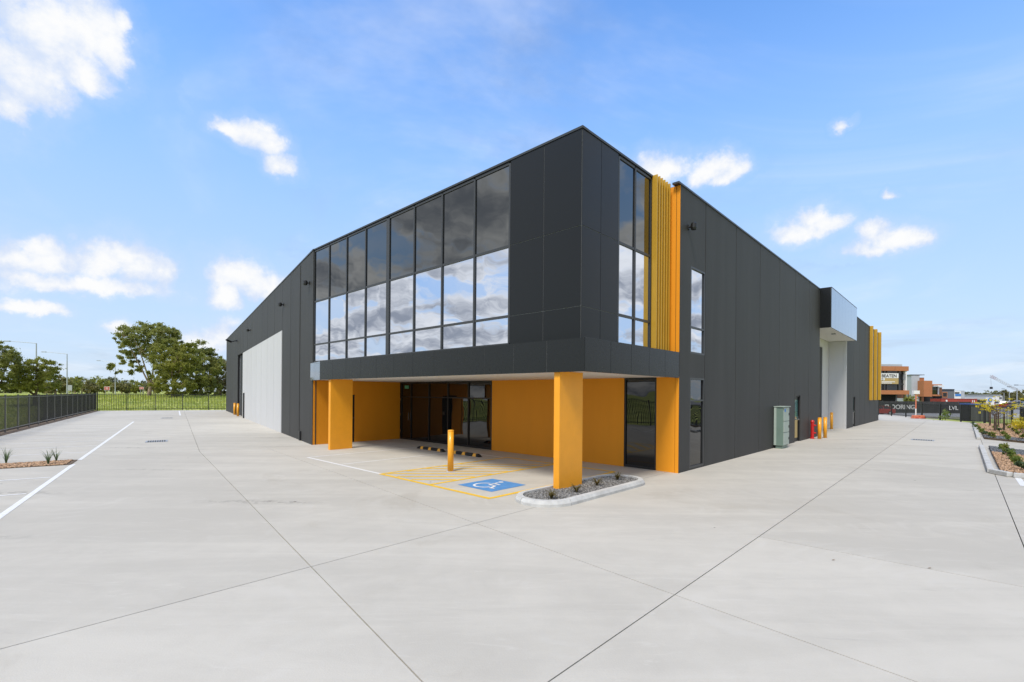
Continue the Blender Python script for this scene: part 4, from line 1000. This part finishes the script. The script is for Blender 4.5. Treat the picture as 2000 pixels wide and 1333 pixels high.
# tree belt behind the field
k_ = 0
belt = [(108, 728, 120, 24), (126, 742, 150, 15), (146, 738, 170, 16), (160, 734, 185, 18), (176, 746, 160, 13), (190, 733, 200, 18), (205, 741, 180, 15), (221, 737, 190, 17), (238, 744, 175, 14), (252, 741, 190, 15), (266, 746, 180, 14), (280, 742, 200, 16), (300, 744, 180, 15), (40, 742, 150, 25), (88, 745, 140, 18), (10, 745, 150, 25)]
names = ['olive green', 'dark green', 'yellow green', 'grey green']
for i, (px, py, Y, hw_) in enumerate(belt):
    b = tbase(px, Y); hh = at(px, py, Y).z - b.z; w = S(hw_, Y)
    rank = sorted(x[0] for x in belt).index(px); ordn = ('first', 'second', 'third', 'fourth', 'fifth', 'sixth', 'seventh', 'eighth', 'ninth', 'tenth', 'eleventh', 'twelfth', 'thirteenth', 'fourteenth', 'fifteenth', 'sixteenth')[rank]
    tree('belt_tree', f'{names[i % 4]} tree, {ordn} from the left photo edge in the belt beyond the field', b,
         [(0, 0, hh * .62, w, w * .8, hh * .38), (w * .5, 0, hh * .5, w * .7, w * .6, hh * .34), (-w * .5, 0, hh * .45, w * .7, w * .6, hh * .34), (0, 0, hh * .3, w * 1.1, w * .6, hh * .25)], hh * .3, [m_leaf3, m_leaf1, m_leaf2, m_leafd][i % 4], 1700, .42, tr=.22, limbs=5, clump=.30, nclump=46,
         group='tree belt beyond the field')

# field grass
n = 42000
gx = rng.uniform(-85, -18, n); gy = 24 + 110 * rng.uniform(0, 1, n) ** 1.4
dl_ = lotdist(gx, gy); keep = (dl_ > .3) & (gx / gy < -.52); gx, gy = gx[keep], gy[keep]; gz = hgt(gx, gy); n = len(gx)
bl = rng.uniform(.10, .34, n) * (1 + (gy > 70) * .4); an = rng.uniform(0, 6.28, n); wdt = rng.uniform(.02, .06, n) * (1 + gy / 90); ln = rng.normal(size=(n, 2)) * .10
V = np.stack([np.stack([gx - np.cos(an) * wdt, gy - np.sin(an) * wdt, gz - .02], 1), np.stack([gx + np.cos(an) * wdt, gy + np.sin(an) * wdt, gz - .02], 1), np.stack([gx + ln[:, 0], gy + ln[:, 1], gz + bl], 1)], 1).reshape(-1, 3)
gr = npmesh('grass', V, np.arange(3 * n).reshape(-1, 3), m_blade); tag(gr, kind='stuff')

# ------------------------------------------------------------------ left background: street lamps, signs
def lamp(px, py, Y, arm_px, label, group='street lamps', arm_rise=4, m=m_galv):
    t = at(px, py, Y); b = tbase(px, Y); root = thing('street_lamp', b, label, 'street lamp', group)
    MB().tube(b - Vector((0, 0, .3)), t, .13, .07, 8).build('pole', m, root)
    e = at(arm_px, py - arm_rise, Y); MB().tube(t, e, .05, .035, 6).build('arm', m, root)
    s = 1 if e.x > t.x else -1
    MB().box(min(e.x, e.x + s * .9), max(e.x, e.x + s * .9), e.y - .16, e.y + .16, e.z - .06, e.z + .08).build('lamp_head', m, root)
lamp(71, 671, 78, 20, 'tall street lamp rising behind the bushy green tree')
lamp(131, 692, 100, 90, 'tall street lamp standing clear between the left trees')
lamp(225, 709, 130, 196, 'smaller street lamp left of the largest gum tree')
def roadsign(px, py, w, h, Y, m, label, text=None, back=False):
    c = at(px, py, Y); b = tbase(px, Y); root = thing('road_sign', b, label, 'sign', 'road signs by the field')
    for s in (-.3, .3): MB().tube((c.x + s * w, Y + .06, b.z - .2), (c.x + s * w, Y + .06, c.z + h / 2), .04).build('post', m_galv, root)
    MB().box(c.x - w / 2, c.x + w / 2, Y - .02, Y + .02, c.z - h / 2, c.z + h / 2).build('sign_board', m_sign if not back else m_galv, root)
    if not back:
        MB().box(c.x - w * .45, c.x + w * .45, Y - .03, Y - .021, c.z - h * .42, c.z + h * .42).build('sign_face', m, root)
        for k_ in (.15, -.15): MB().box(c.x - w * .25, c.x + w * .25, Y - .036, Y - .031, c.z + h * (k_ - .05), c.z + h * (k_ + .06)).build('text_bar', m_sign, root)
roadsign(209, 759, 1.5, .95, 125, m_red, 'red and white road sign on two posts left of the largest gum tree')
roadsign(276.5, 758.5, 1.1, .6, 120, m_red, 'red road sign seen just left of the largest gum trunk')
roadsign(136.5, 758, 1.0, 1.3, 112, m_sign, 'grey back of a road sign beside the clear-standing street lamp', back=True)

# ------------------------------------------------------------------ right background
GZ = -.455
def sheet(name, pts, m, z): o = MB().flat(pts, z).build(name, m); tag(o, kind='structure'); return o
tag(MB().prism([(30, 58.5), (70, 58.5), (95, 69), (30, 69)], -.6, -.20).build('street', m_street), kind='structure')
sheet('car_park', [(60, 62), (190, 70), (330, 260), (140, 260), (85, 100), (62, 80)], m_asphalt, GZ + .035)
sheet('verge', [(45.3, 69.2), (85, 69.2), (86, 77.5), (45.3, 77.5)], m_verge, GZ + .03)
sheet('driveway_crossing', [(33.9, 44.2), (43.7, 57.3), (44.6, 58.4), (46.5, 58.4), (42.5, 49), (39.2, 46.0)], concrete, .002 - .0)
MB().prism([(42.4, 51.8), (44.6, 58.2), (47, 58.2), (46, 51.5)], -.6, -.085).build('street_edge', m_street)['kind'] = 'structure'

# shade-cloth fence with lettering
bf = at(1700, 796, 78); be = at(1897, 796, 78)
bn = thing('banner_fence', (bf.x, 78, GZ), 'long dark shade-cloth fence with white lettering across the street', 'fence')
nP = 8; zt = at(1800, 784.5, 78).z; zb = at(1800, 808, 78).z
for i in range(nP):
    x0 = bf.x + (be.x - bf.x) * i / nP; x1 = bf.x + (be.x - bf.x) * (i + 1) / nP
    MB().box(x0 + .03, x1 - .03, 78.0, 78.02, zb, zt).build('shade_cloth', m_tarp, bn); MB().tube((x0, 78.06, GZ - .2), (x0, 78.06, zt + .1), .04).build('post', m_post, bn)
t0 = at(1727.5, 799, 78); textmesh('lettering', 'FLOORING', m_sign, bn, 1.0, (t0.x, 77.98, t0.z), (1, 0))
t0 = at(1853, 800.8, 78); textmesh('lettering', 'LVL', m_sign, bn, .95, (t0.x, 77.98, t0.z), (1, 0))

# vehicles
def car(name, label, pos, rz, mbody, suv=False, L=4.4, group=None, simple=False):
    root = thing(name, pos, label, 'car', group); root.rotation_euler = (0, 0, rz)
    H_ = 1.66 if suv else 1.45; W = .92; k_ = L / 4.4
    prof = [(-2.2, .35), (-2.22, .62), (-2.12, .92), (-1.35, 1.0), (1.0, 1.02), (1.75, .88), (2.15, .70), (2.2, .42), (2.1, .28), (-2.1, .26)]
    cabp = [(-2.02, .98), (-1.70, H_ - .06), (-1.2, H_), (.1, H_), (.35, H_ - .05), (1.05, 1.0)] if suv else [(-1.85, .98), (-1.15, H_ - .05), (-.7, H_), (.15, H_ - .02), (.3, H_ - .06), (1.05, 1.0)]
    def loft(name, prof_, ws, m):
        V, F = [], []; n_ = len(prof_)
        for y, s, dz in ws:
            for x, z_ in prof_:
                cx = sum(p[0] for p in prof_) / n_; cz = sum(p[1] for p in prof_) / n_
                V.append(((cx + (x - cx) * s) * k_, y, cz + (z_ - cz) * (s if dz else 1)))
        for i in range(len(ws) - 1):
            for j in range(n_): F.append((i * n_ + j, i * n_ + (j + 1) % n_, (i + 1) * n_ + (j + 1) % n_, (i + 1) * n_ + j))
        F += [tuple(range(n_))[::-1], tuple(range((len(ws) - 1) * n_, len(ws) * n_))]
        me = bpy.data.meshes.new(name); me.from_pydata(V, [], F); me.materials.append(m); o = bpy.data.objects.new(name, me); col.objects.link(o); o.parent = root
        b = o.modifiers.new('bevel', 'BEVEL'); b.width = .04; b.segments = 2; b.limit_method = 'ANGLE'; return o
    loft('body', prof, [(-W, .95, True), (-W * .93, .99, False), (0, 1.0, False), (W * .93, .99, False), (W, .95, True)], mbody)
    # cabin: glass house with painted roof
    V, F = [], []; n_ = len(cabp)
    for s in (-1, 1):
        for x, z_ in cabp: V.append((x * k_, s * (W - .06 - .20 * (z_ - .98) / (H_ - .98)), z_))
    for j in range(n_ - 1): F.append((j, j + 1, n_ + j + 1, n_ + j))
    F += [tuple(range(n_))[::-1], tuple(range(n_, 2 * n_))]
    def raw(name, V, F, m):
        me = bpy.data.meshes.new(name); me.from_pydata(V, [], F); me.materials.append(m); o = bpy.data.objects.new(name, me); col.objects.link(o); o.parent = root; return o
    raw('cabin_glass', V, F, m_carglass)
    yr = W - .25
    rp = [(x * k_, z_) for x, z_ in cabp[1:5]]
    V = [(x, s * (yr + .03), z_ + dz) for s in (-1, 1) for dz in (-.03, .015) for x, z_ in rp]; F = []
    for j in range(3): F += [(4 + j, 5 + j, 13 + j, 12 + j), (j, j + 1, 5 + j, 4 + j), (8 + j, 12 + j, 13 + j, 9 + j)]
    raw('roof', V, F, mbody)
    for s in (-1, 1):
        for (xa, za), (xb, zb_) in ((cabp[0], cabp[1]), (cabp[5], cabp[4]), ((-.35, .98), (-.35, H_ - .02))):
            ya = s * (W - .055); yb = s * (W - .25)
            mb = MB(); mb.tube((xa * k_, ya, za), (xb * k_, yb, zb_), .045, .04, 6); raw('pillar', mb.v, mb.f, mbody)
    for x in (-1.35, 1.38):
        for s in (-1, 1):
            mb = MB(); mb.tube((x * k_, s * (W - .2), .33), (x * k_, s * (W + .01), .33), .33, .33, 18); w = raw('wheel', mb.v, mb.f, m_tyre)
            mb = MB(); mb.tube((x * k_, s * (W + .011), .33), (x * k_, s * (W + .022), .33), .21, .19, 14); rim = raw('rim', mb.v, mb.f, m_rim); rim.parent = w
    for s in (-1, 1):
        mb = MB(); mb.box(-2.235 * k_, -2.14 * k_, s * .62 - .2, s * .62 + .2, .74, .92); raw('tail_lamp', mb.v, mb.f, m_lampred)
        mb = MB(); mb.box(2.10 * k_, 2.19 * k_, s * .62 - .2, s * .62 + .2, .62, .76); raw('headlight', mb.v, mb.f, m_sign)
    mb = MB(); mb.box(-2.25 * k_, -2.20 * k_, -.26, .26, .52, .64); raw('number_plate', mb.v, mb.f, m_sign)
    return root
cp = {c: mat('car_paint_' + c, v, .3, coat=.8, spec=.5) for c, v in dict(red=(.30, .012, .018), white=(.72, .72, .72), silver=(.42, .43, .45), black=(.015, .015, .017), grey=(.10, .105, .115), blue=(.03, .07, .20)).items()}
q = at(1713, 800, 62); car('parked_car', 'dark red car parked behind the street fence beside the warehouse end', (q.x, 62, -.20), math.pi, cp['red'], False).scale = (.84, .84, .82)
carlist = [(1967, 118, 'red', False, 1.9, 'red car seen from behind in the car park past the yellow tree'), (1951, 150, 'silver', False, .6, 'silver car left of the red car in the far car park'), (1958, 135, 'white', True, .9, 'white car just behind the red one in the far car park'),
           (1980, 128, 'black', False, 1.2, 'black car right of the red one in the far car park'), (1990, 112, 'grey', True, 1.5, 'grey car near the right photo edge in the car park'), (1999, 105, 'silver', False, 1.3, 'silver car cut by the right photo edge'),
           (1975, 165, 'white', False, .8, 'white car behind the black one deep in the car park'), (1987, 170, 'white', True, .7, 'white van-like car deep in the car park below the trees'), (1996, 150, 'blue', False, .9, 'dark blue car deep in the car park at the right edge'), (1962, 185, 'grey', False, .5, 'grey car farthest back in the car park'), (1983, 145, 'red', True, 1.0, 'second red car, smaller, among the white cars')]
for px, Y, c, s, a, lab in carlist:
    q = at(px, 790, Y); car('parked_car', lab, (q.x, Y, GZ + .035), a, cp[c], s, group='cars in the far car park')

# water-filled barrier with a sign pole
q = gnd(1793.5, 818); bq = thing('traffic_barrier', (q.x, q.y, 0), 'orange plastic traffic barrier at the driveway gate', 'barrier')
for s, w_ in ((-1, .56), (1, .56)):
    mb = MB(); x0 = q.x + (-.60 if s < 0 else .005); x1 = q.x + (-.005 if s < 0 else .60)
    mb.box(x0, x1, q.y - .22, q.y + .22, .0, .16); mb.box(x0 + .04, x1 - .04, q.y - .15, q.y + .15, .16, .34); mb.build('barrier_block', m_barrier, bq, bevel=.03)
    MB().box(x0 + .12, x1 - .12, q.y - .232, q.y - .221, .04, .12).build('slot', m_red, bq)
sp = thing('sign_pole', (q.x, q.y + .3, 0), 'red and white banded pole with a small white sign box above the orange barrier', 'sign')
zt2 = at(1793.5, 770, q.y).z
for i in range(5): MB().tube((q.x, q.y + .3, zt2 * i / 5), (q.x, q.y + .3, zt2 * (i + 1) / 5), .055, .055, 10).build('pole_band', m_sign if i < 2 else m_barrier, sp)
MB().box(q.x - .3, q.x + .3, q.y + .2, q.y + .4, zt2, zt2 + .35).build('sign_box', m_sign, sp)
# dark utility kiosk at the fence
kq = gnd(1914, 825); ks = thing('utility_kiosk', (kq.x, kq.y, 0), 'black metal kiosk with blue top edge and yellow warning sign at the street fence', 'kiosk')
w0 = at(1895, 800, kq.y).x; w1 = at(1932, 800, kq.y).x; hk = at(1914, 789, kq.y).z
MB().box(w0, w1, kq.y, kq.y + .9, .05, hk - .08).build('housing', m_fence, ks); MB().box(w0 - .05, w1 + .05, kq.y - .06, kq.y + .96, hk - .08, hk).build('roof', m_bluelid, ks)
for i in range(2):
    a = w0 + .06 + i * (w1 - w0 - .06) / 2; d = MB().box(a, a + (w1 - w0 - .12) / 2 - .04, kq.y - .03, kq.y - .002, .12, hk - .18).build('kiosk_door', m_post, ks)
xs = at(1910.5, 807, kq.y); MB().box(xs.x, xs.x + .2, kq.y - .045, kq.y - .031, xs.z - .05, xs.z + .14).build('warning_sign', m_yellowsign, ks)
gate_sh = shrub(gnd(1846, 822), .85, .5, m_leaf5, 'pale green shrub growing at the foot of the street fence', 400, .07)

# neighbour buildings
def bx_px(x0, x1, y0, y1, Y, dep, name, m, parent):
    a, b = at(x0, y1, Y), at(x1, y0, Y); return MB().box(a.x, b.x, Y, Y + dep, a.z, b.z).build(name, m, parent)
Yb = 88
n1 = thing('office_building', (at(1740, 790, Yb).x, Yb, GZ), 'terracotta clad two-storey office with a lettered banner behind its glass', 'building')
bx_px(1660, 1775, 716, 724, Yb, .8, 'fascia_band', m_terra, n1); bx_px(1660, 1776, 763, 770, Yb - .3, 1.1, 'fascia_band', m_terra, n1)
for x in (1700, 1724, 1748): bx_px(x, x + .4, 716.4, 723.6, Yb - .02, .01, 'panel_joint', m_terra2, n1)
bx_px(1660, 1755, 723, 763, Yb + .6, 14, 'glazed_wall', m_dark_glass, n1)
bx_px(1755.5, 1768, 724, 763, Yb + .62, 14, 'glazed_wall', m_dark_glass, n1)
for x in (1726, 1732, 1755): bx_px(x, x + 1.2, 724, 763, Yb + .45, .14, 'mullion', m_mull, n1)
bx_px(1700, 1768, 750, 751, Yb + .46, .12, 'transom', m_mull, n1)
bx_px(1768.5, 1771.5, 724, 763, Yb + .1, .5, 'white_column', m_sign, n1)
a = at(1776, 763, Yb); MB().box(at(1776, 0, Yb).x, at(1776, 0, Yb).x + 3.4, Yb + 4, Yb + 16, at(0, 764, Yb).z, at(0, 724, Yb).z).build('side_wall', m_terra2, n1)
MB().prism([(at(1775, 0, Yb).x + .01, Yb), (at(1775, 0, Yb).x + 3.6, Yb + 4.2), (at(1775, 0, Yb).x + 3.6, Yb + 16), (at(1775, 0, Yb).x + .01, Yb + 16)], at(0, 727, Yb).z, at(0, 716, Yb).z).build('roof_return', m_lgrey, n1)
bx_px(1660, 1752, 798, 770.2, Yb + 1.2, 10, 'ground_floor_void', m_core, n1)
MB().box(at(1749, 0, Yb).x, at(1775, 0, Yb).x, Yb + 2, Yb + 14, GZ, at(0, 770.3, Yb).z).build('ground_floor_wall', m_lgrey, n1)
for x in (1750, 1766, 1774): bx_px(x, x + 1.6, 770, 801, Yb + .3, .2, 'post', m_dgrey, n1)
bx_px(1660, 1762, 712, 716, Yb + 3, 12, 'plant_screen', m_lgrey, n1)
bno = bx_px(1690, 1755, 730, 750, Yb + .30, .05, 'banner', m_tan, n1); bx_px(1690, 1755, 729.5, 738.5, Yb + .27, .02, 'banner_strip', m_sign, n1); bx_px(1690, 1728, 738.6, 743, Yb + .27, .02, 'banner_strip', m_sign, n1)
t0 = at(1722.3, 737.2, Yb + .2); textmesh('lettering', 'BEATEN', m_signtxt, n1, .78, (t0.x, Yb + .255, t0.z), (1, 0))
t0 = at(1722.3, 742.6, Yb + .2); textmesh('lettering', 'D', m_signtxt, n1, .45, (t0.x, Yb + .255, t0.z), (1, 0))
for y, x1 in ((745.5, 1748), (748, 1742)): bx_px(1722, x1, y, y + 1.3, Yb + .27, .02, 'small_print', m_sign, n1)
Yc = 106
n2 = thing('industrial_building', (at(1805, 790, Yc).x, Yc, GZ), 'grey and terracotta industrial building right of the lettered office', 'building')
bx_px(1780, 1796, 733, 800, Yc, 18, 'grey_wall', m_lgrey, n2); bx_px(1796, 1805, 738, 800, Yc + .4, 14, 'terracotta_wall', m_terra, n2)
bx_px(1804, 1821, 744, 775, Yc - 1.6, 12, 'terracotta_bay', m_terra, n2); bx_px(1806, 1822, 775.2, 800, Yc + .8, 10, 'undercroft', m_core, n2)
bx_px(1798, 1800, 755, 790, Yc + .3, .2, 'window', m_dark_glass, n2); bx_px(1780, 1806, 732, 733, Yc - .1, 15, 'roof_trim', m_dgrey, n2)
Yd = 116
n3 = thing('office_building', (at(1832, 790, Yd).x, Yd, GZ), 'small glazed office with a projecting white roof edge beyond the terracotta bay', 'building')
bx_px(1821.5, 1840, 751, 754, Yd, 9, 'fascia_band', m_terra, n3); bx_px(1822, 1832, 754, 770.5, Yd + .4, 9, 'glazed_wall', m_dark_glass, n3); bx_px(1832, 1834.5, 754, 771, Yd + .2, 6, 'white_column', m_sign, n3)
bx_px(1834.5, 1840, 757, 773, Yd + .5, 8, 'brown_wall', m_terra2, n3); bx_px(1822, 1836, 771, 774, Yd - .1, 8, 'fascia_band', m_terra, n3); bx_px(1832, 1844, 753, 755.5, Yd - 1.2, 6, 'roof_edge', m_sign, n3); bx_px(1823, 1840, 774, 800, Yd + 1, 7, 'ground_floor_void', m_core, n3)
Ye = 150
n4 = thing('dark_shed', (at(1852, 790, Ye).x, Ye, GZ), 'dark grey flat-roofed shed with orange framed window behind the red container', 'building')
bx_px(1838, 1864, 761.5, 795, Ye, 16, 'wall', m_dgrey, n4); fr4 = bx_px(1841, 1850.5, 766, 777, Ye - .15, .14, 'window_surround', m_terra, n4); bx_px(1842, 1849.5, 767.5, 775, Ye - .2, .04, 'window', m_dark_glass, n4); bx_px(1838, 1864.5, 760.5, 761.5, Ye - .3, 17, 'roof_trim', m_signtxt, n4)
Yg2 = 175
n5 = thing('showroom', (at(1873, 790, Yg2).x, Yg2, GZ), 'white and blue showroom with grey end wall behind the red container', 'building')
bx_px(1864, 1877, 764, 795, Yg2, 15, 'wall', m_sign, n5); bx_px(1877, 1884, 763.5, 795, Yg2 + .3, 15, 'end_wall', m_lgrey, n5); bx_px(1866, 1877, 770, 774, Yg2 - .1, .1, 'blue_band', m_bluesign, n5); bx_px(1865, 1874, 766.5, 769, Yg2 - .1, .1, 'window', m_dark_glass, n5)
Yw = 230
n6 = thing('white_warehouse', (at(1953, 790, Yw).x, Yw, GZ), 'low white warehouse far away above the parked cars', 'building')
bx_px(1941, 1958, 772.5, 786, Yw, 20, 'wall', m_sign, n6); bx_px(1940.5, 1959, 771.5, 772.5, Yw - .3, 21, 'roof', m_lgrey, n6); bx_px(1952, 1957, 776, 780, Yw - .12, .1, 'window', m_dgrey, n6)

# shipping container
Yk = 92; c0, c1 = at(1838, 790, Yk).x, at(1909, 790, Yk).x; zt3, zb3 = at(1870, 779, Yk).z, GZ
ct = thing('shipping_container', ((c0 + c1) / 2, Yk, GZ), 'long row-end rust red corrugated shipping container behind the shade-cloth fence', 'container')
V, F = [], []; nn = 90
for i in range(nn + 1):
    x = c0 + (c1 - c0) * i / nn; y = Yk + (.06 if (i % 4) in (1, 2) else 0); V += [(x, y, zb3 + .15), (x, y, zt3 - .1)]
    if i: F.append((2 * i - 2, 2 * i, 2 * i + 1, 2 * i - 1))
mb = MB(); mb.add(V, F); mb.build('corrugated_side', m_container, ct)
MB().box(c0, c1, Yk + .08, Yk + 2.4, zb3 + .1, zt3 - .05).build('box_body', m_container, ct); MB().box(c0, c1, Yk - .02, Yk + .08, zt3 - .1, zt3).build('top_rail', m_container, ct); MB().box(c0, c1, Yk - .02, Yk + .08, zb3, zb3 + .15).build('bottom_rail', m_container, ct)
for i in range(0, 2): bx_px(1899 + i * 3.5, 1900.2 + i * 3.5, 782, 786.5, Yk - .06, .05, 'marking', m_sign, ct)
bx_px(1847.5, 1850.5, 781.5, 785, Yk - .06, .05, 'marking', m_sign, ct)
# truck by the container
q = at(1922, 790, 95); tk = thing('truck', (q.x, 95, GZ), 'dark truck with a round yellow and blue emblem on its white body', 'truck')
bx_px(1911, 1926, 781, 797, 95, 2.4, 'cab', cp['black'], tk); bx_px(1912.5, 1920, 783, 788, 94.95, .04, 'windscreen', m_carglass, tk); bx_px(1925, 1942, 777, 795, 95.3, 2.4, 'cargo_body', m_sign, tk)
e0 = at(1934.5, 781.5, 95.2); mb = MB(); mb.tube(e0 + Vector((0, .08, 0)), e0, .42, .42, 20); em = mb.build('emblem', m_bluesign, tk); mb = MB(); mb.tube(e0, e0 - Vector((0, .03, 0)), .26, .26, 20); mb.build('emblem_centre', m_yellowsign, em)
for x in (1915, 1930, 1938): mb = MB(); w = at(x, 798, 94.9); mb.tube((w.x, 94.85, GZ + .5), (w.x, 95.1, GZ + .5), .5, .5, 16); mb.build('wheel', m_tyre, tk)

# crane
Yx = 240; p0, p1 = at(1935, 735, Yx), at(1992, 765, Yx)
cr = thing('crane', (p1.x, Yx, GZ), 'distant lattice boom crane with red tip leaning left against the sky', 'crane')
d = (p1 - p0); up = Vector((0, 0, 1)); side_v = Vector((0, 1, 0)); perp_v = d.cross(side_v).normalized()
nseg = 26
for s in (-1, 1):
    for t in (-1, 1):
        for k_, (f0, f1, m) in enumerate(((0, .18, m_red), (.18, 1, m_sign))):
            MB().tube(p0 + d * f0 + perp_v * s * .45 + side_v * t * .45, p0 + d * f1 + perp_v * s * (.45) + side_v * t * .45, .07, .07, 4).build('chord', m, cr)
mb = MB()
for i in range(nseg):
    s = 1 if i % 2 else -1; a = p0 + d * (i / nseg); b = p0 + d * ((i + 1) / nseg)
    for t in (-1, 1): mb.tube(a + perp_v * s * .45 + side_v * t * .45, b - perp_v * s * .45 + side_v * t * .45, .045, .045, 4)
tag(mb.build('lacing', m_galv, cr), kind='stuff')
hk_ = at(1936, 756, Yx); MB().tube(p0, hk_, .05, .05, 4).build('cable', m_dgrey, cr); MB().box(hk_.x - .4, hk_.x + .4, Yx - .4, Yx + .4, hk_.z - 1.1, hk_.z).build('hook_block', m_signtxt, cr)
MB().box(p1.x - 2, p1.x + 4, Yx - 1.5, Yx + 1.5, GZ + 1, GZ + 4).build('cab', m_red, cr); MB().tube(p1, (p1.x, Yx, GZ + 3), .4, .4, 6).build('mast_foot', m_sign, cr); MB().box(p1.x - 4, p1.x + 4, Yx - 2, Yx + 2, GZ, GZ + 1).build('undercarriage', m_dgrey, cr)

def rlamp(px, py, Y, arm_px, arm_y, label):
    t = at(px, py, Y); b = Vector((t.x, Y, GZ)); root = thing('street_lamp', b, label, 'street lamp', 'street lamps by the car park')
    MB().tube(b, t, .14, .08, 8).build('pole', m_galv, root); e = at(arm_px, arm_y, Y); MB().tube(t, e, .06, .045, 6).build('arm', m_galv, root); MB().box(e.x - .5, e.x + .2, Y - .15, Y + .15, e.z - .08, e.z + .08).build('lamp_head', m_dgrey, root)
rlamp(1986.5, 759, 120, 1972, 756, 'grey street lamp nearest the right edge above the parked cars'); rlamp(1971.5, 765, 150, 1960, 760, 'second street lamp from the right edge, shorter'); rlamp(1961, 768, 190, 1952, 764, 'small third street lamp from the right edge beside the palm-like tree'); rlamp(2012, 753, 110, 1986, 752.5, 'street lamp arm reaching in from the right photo edge')

# distant trees on the right
rt = [(1886, 766, 330, 10), (1896, 764, 340, 10), (1906, 766, 350, 10), (1916, 767, 340, 10), (1926, 763.5, 330, 9), (1935, 766, 350, 10), (1945, 763, 330, 9), (1955, 767, 360, 10), (1966, 766, 360, 9), (1893, 770, 300, 9), (1910, 770, 300, 10), (1930, 770, 310, 10), (1976, 768, 220, 10), (1988, 766, 210, 11), (1999, 765, 200, 12), (1982, 772, 180, 9), (2010, 768, 190, 12)]
for i, (px, py, Y, hw_) in enumerate(rt):
    b = at(px, 770, Y); b.z = GZ; hh = at(px, py, Y).z - GZ; w = S(hw_, Y); brown = px > 1970
    rank = len(rt) - 1 - sorted(x[0] for x in rt).index(px); ordn = ('first', 'second', 'third', 'fourth', 'fifth', 'sixth', 'seventh', 'eighth', 'ninth', 'tenth', 'eleventh', 'twelfth', 'thirteenth', 'fourteenth', 'fifteenth', 'sixteenth', 'seventeenth')[rank]
    tree('distant_tree', f'{"olive brown" if brown else "grey green"} tree on the right skyline, {ordn} from the right photo edge', b, [(0, 0, hh * .6, w * .8, w * .6, hh * .4), (w * .4, 0, hh * .45, w * .7, w * .5, hh * .35), (-w * .4, 0, hh * .42, w * .7, w * .5, hh * .35), (0, 0, hh * .28, w, w * .5, hh * .26)], hh * .3, m_leaf3 if brown else m_leafd, 1100, .65, tr=.3, limbs=3, clump=.28, nclump=40, group='olive brown trees by the car park' if brown else 'trees on the far skyline')
b = at(1961.5, 770, 200); b.z = GZ; hh = at(1961.5, 765, 200).z - GZ
tree('palm_like_tree', 'slim mop-headed tree standing alone left of the street lamps', b, [(0, 0, hh * .85, 1.6, 1.4, 1.0)], hh * .8, m_leaf3, 500, .4, tr=.16, limbs=4, clump=.4, nclump=14)
sh = shrub(at(1784, 800, 84) * 1.0 - Vector((0, 0, at(1784, 800, 84).z - GZ)), 2.6, 1.6, m_leaf2, 'round green bush beside the terracotta office ground floor', 500, .25)

# a few dry leaves lying on the concrete
for px, py, lab in ((1628, 1095, 'single dry brown leaf on the concrete right of the long joint'), (1816, 1111, 'dry brown leaf on the concrete nearer the right photo edge')):
    q = gnd(px, py); mb = MB(); mb.add([(q.x - .028, q.y, .006), (q.x, q.y - .010, .010), (q.x + .028, q.y + .006, .014), (q.x, q.y + .012, .010)], [(0, 1, 2, 3)])
    tag(mb.build('fallen_leaf', m_bark, loc=(q.x, q.y, .004)), lab, 'leaf', 'fallen leaves')
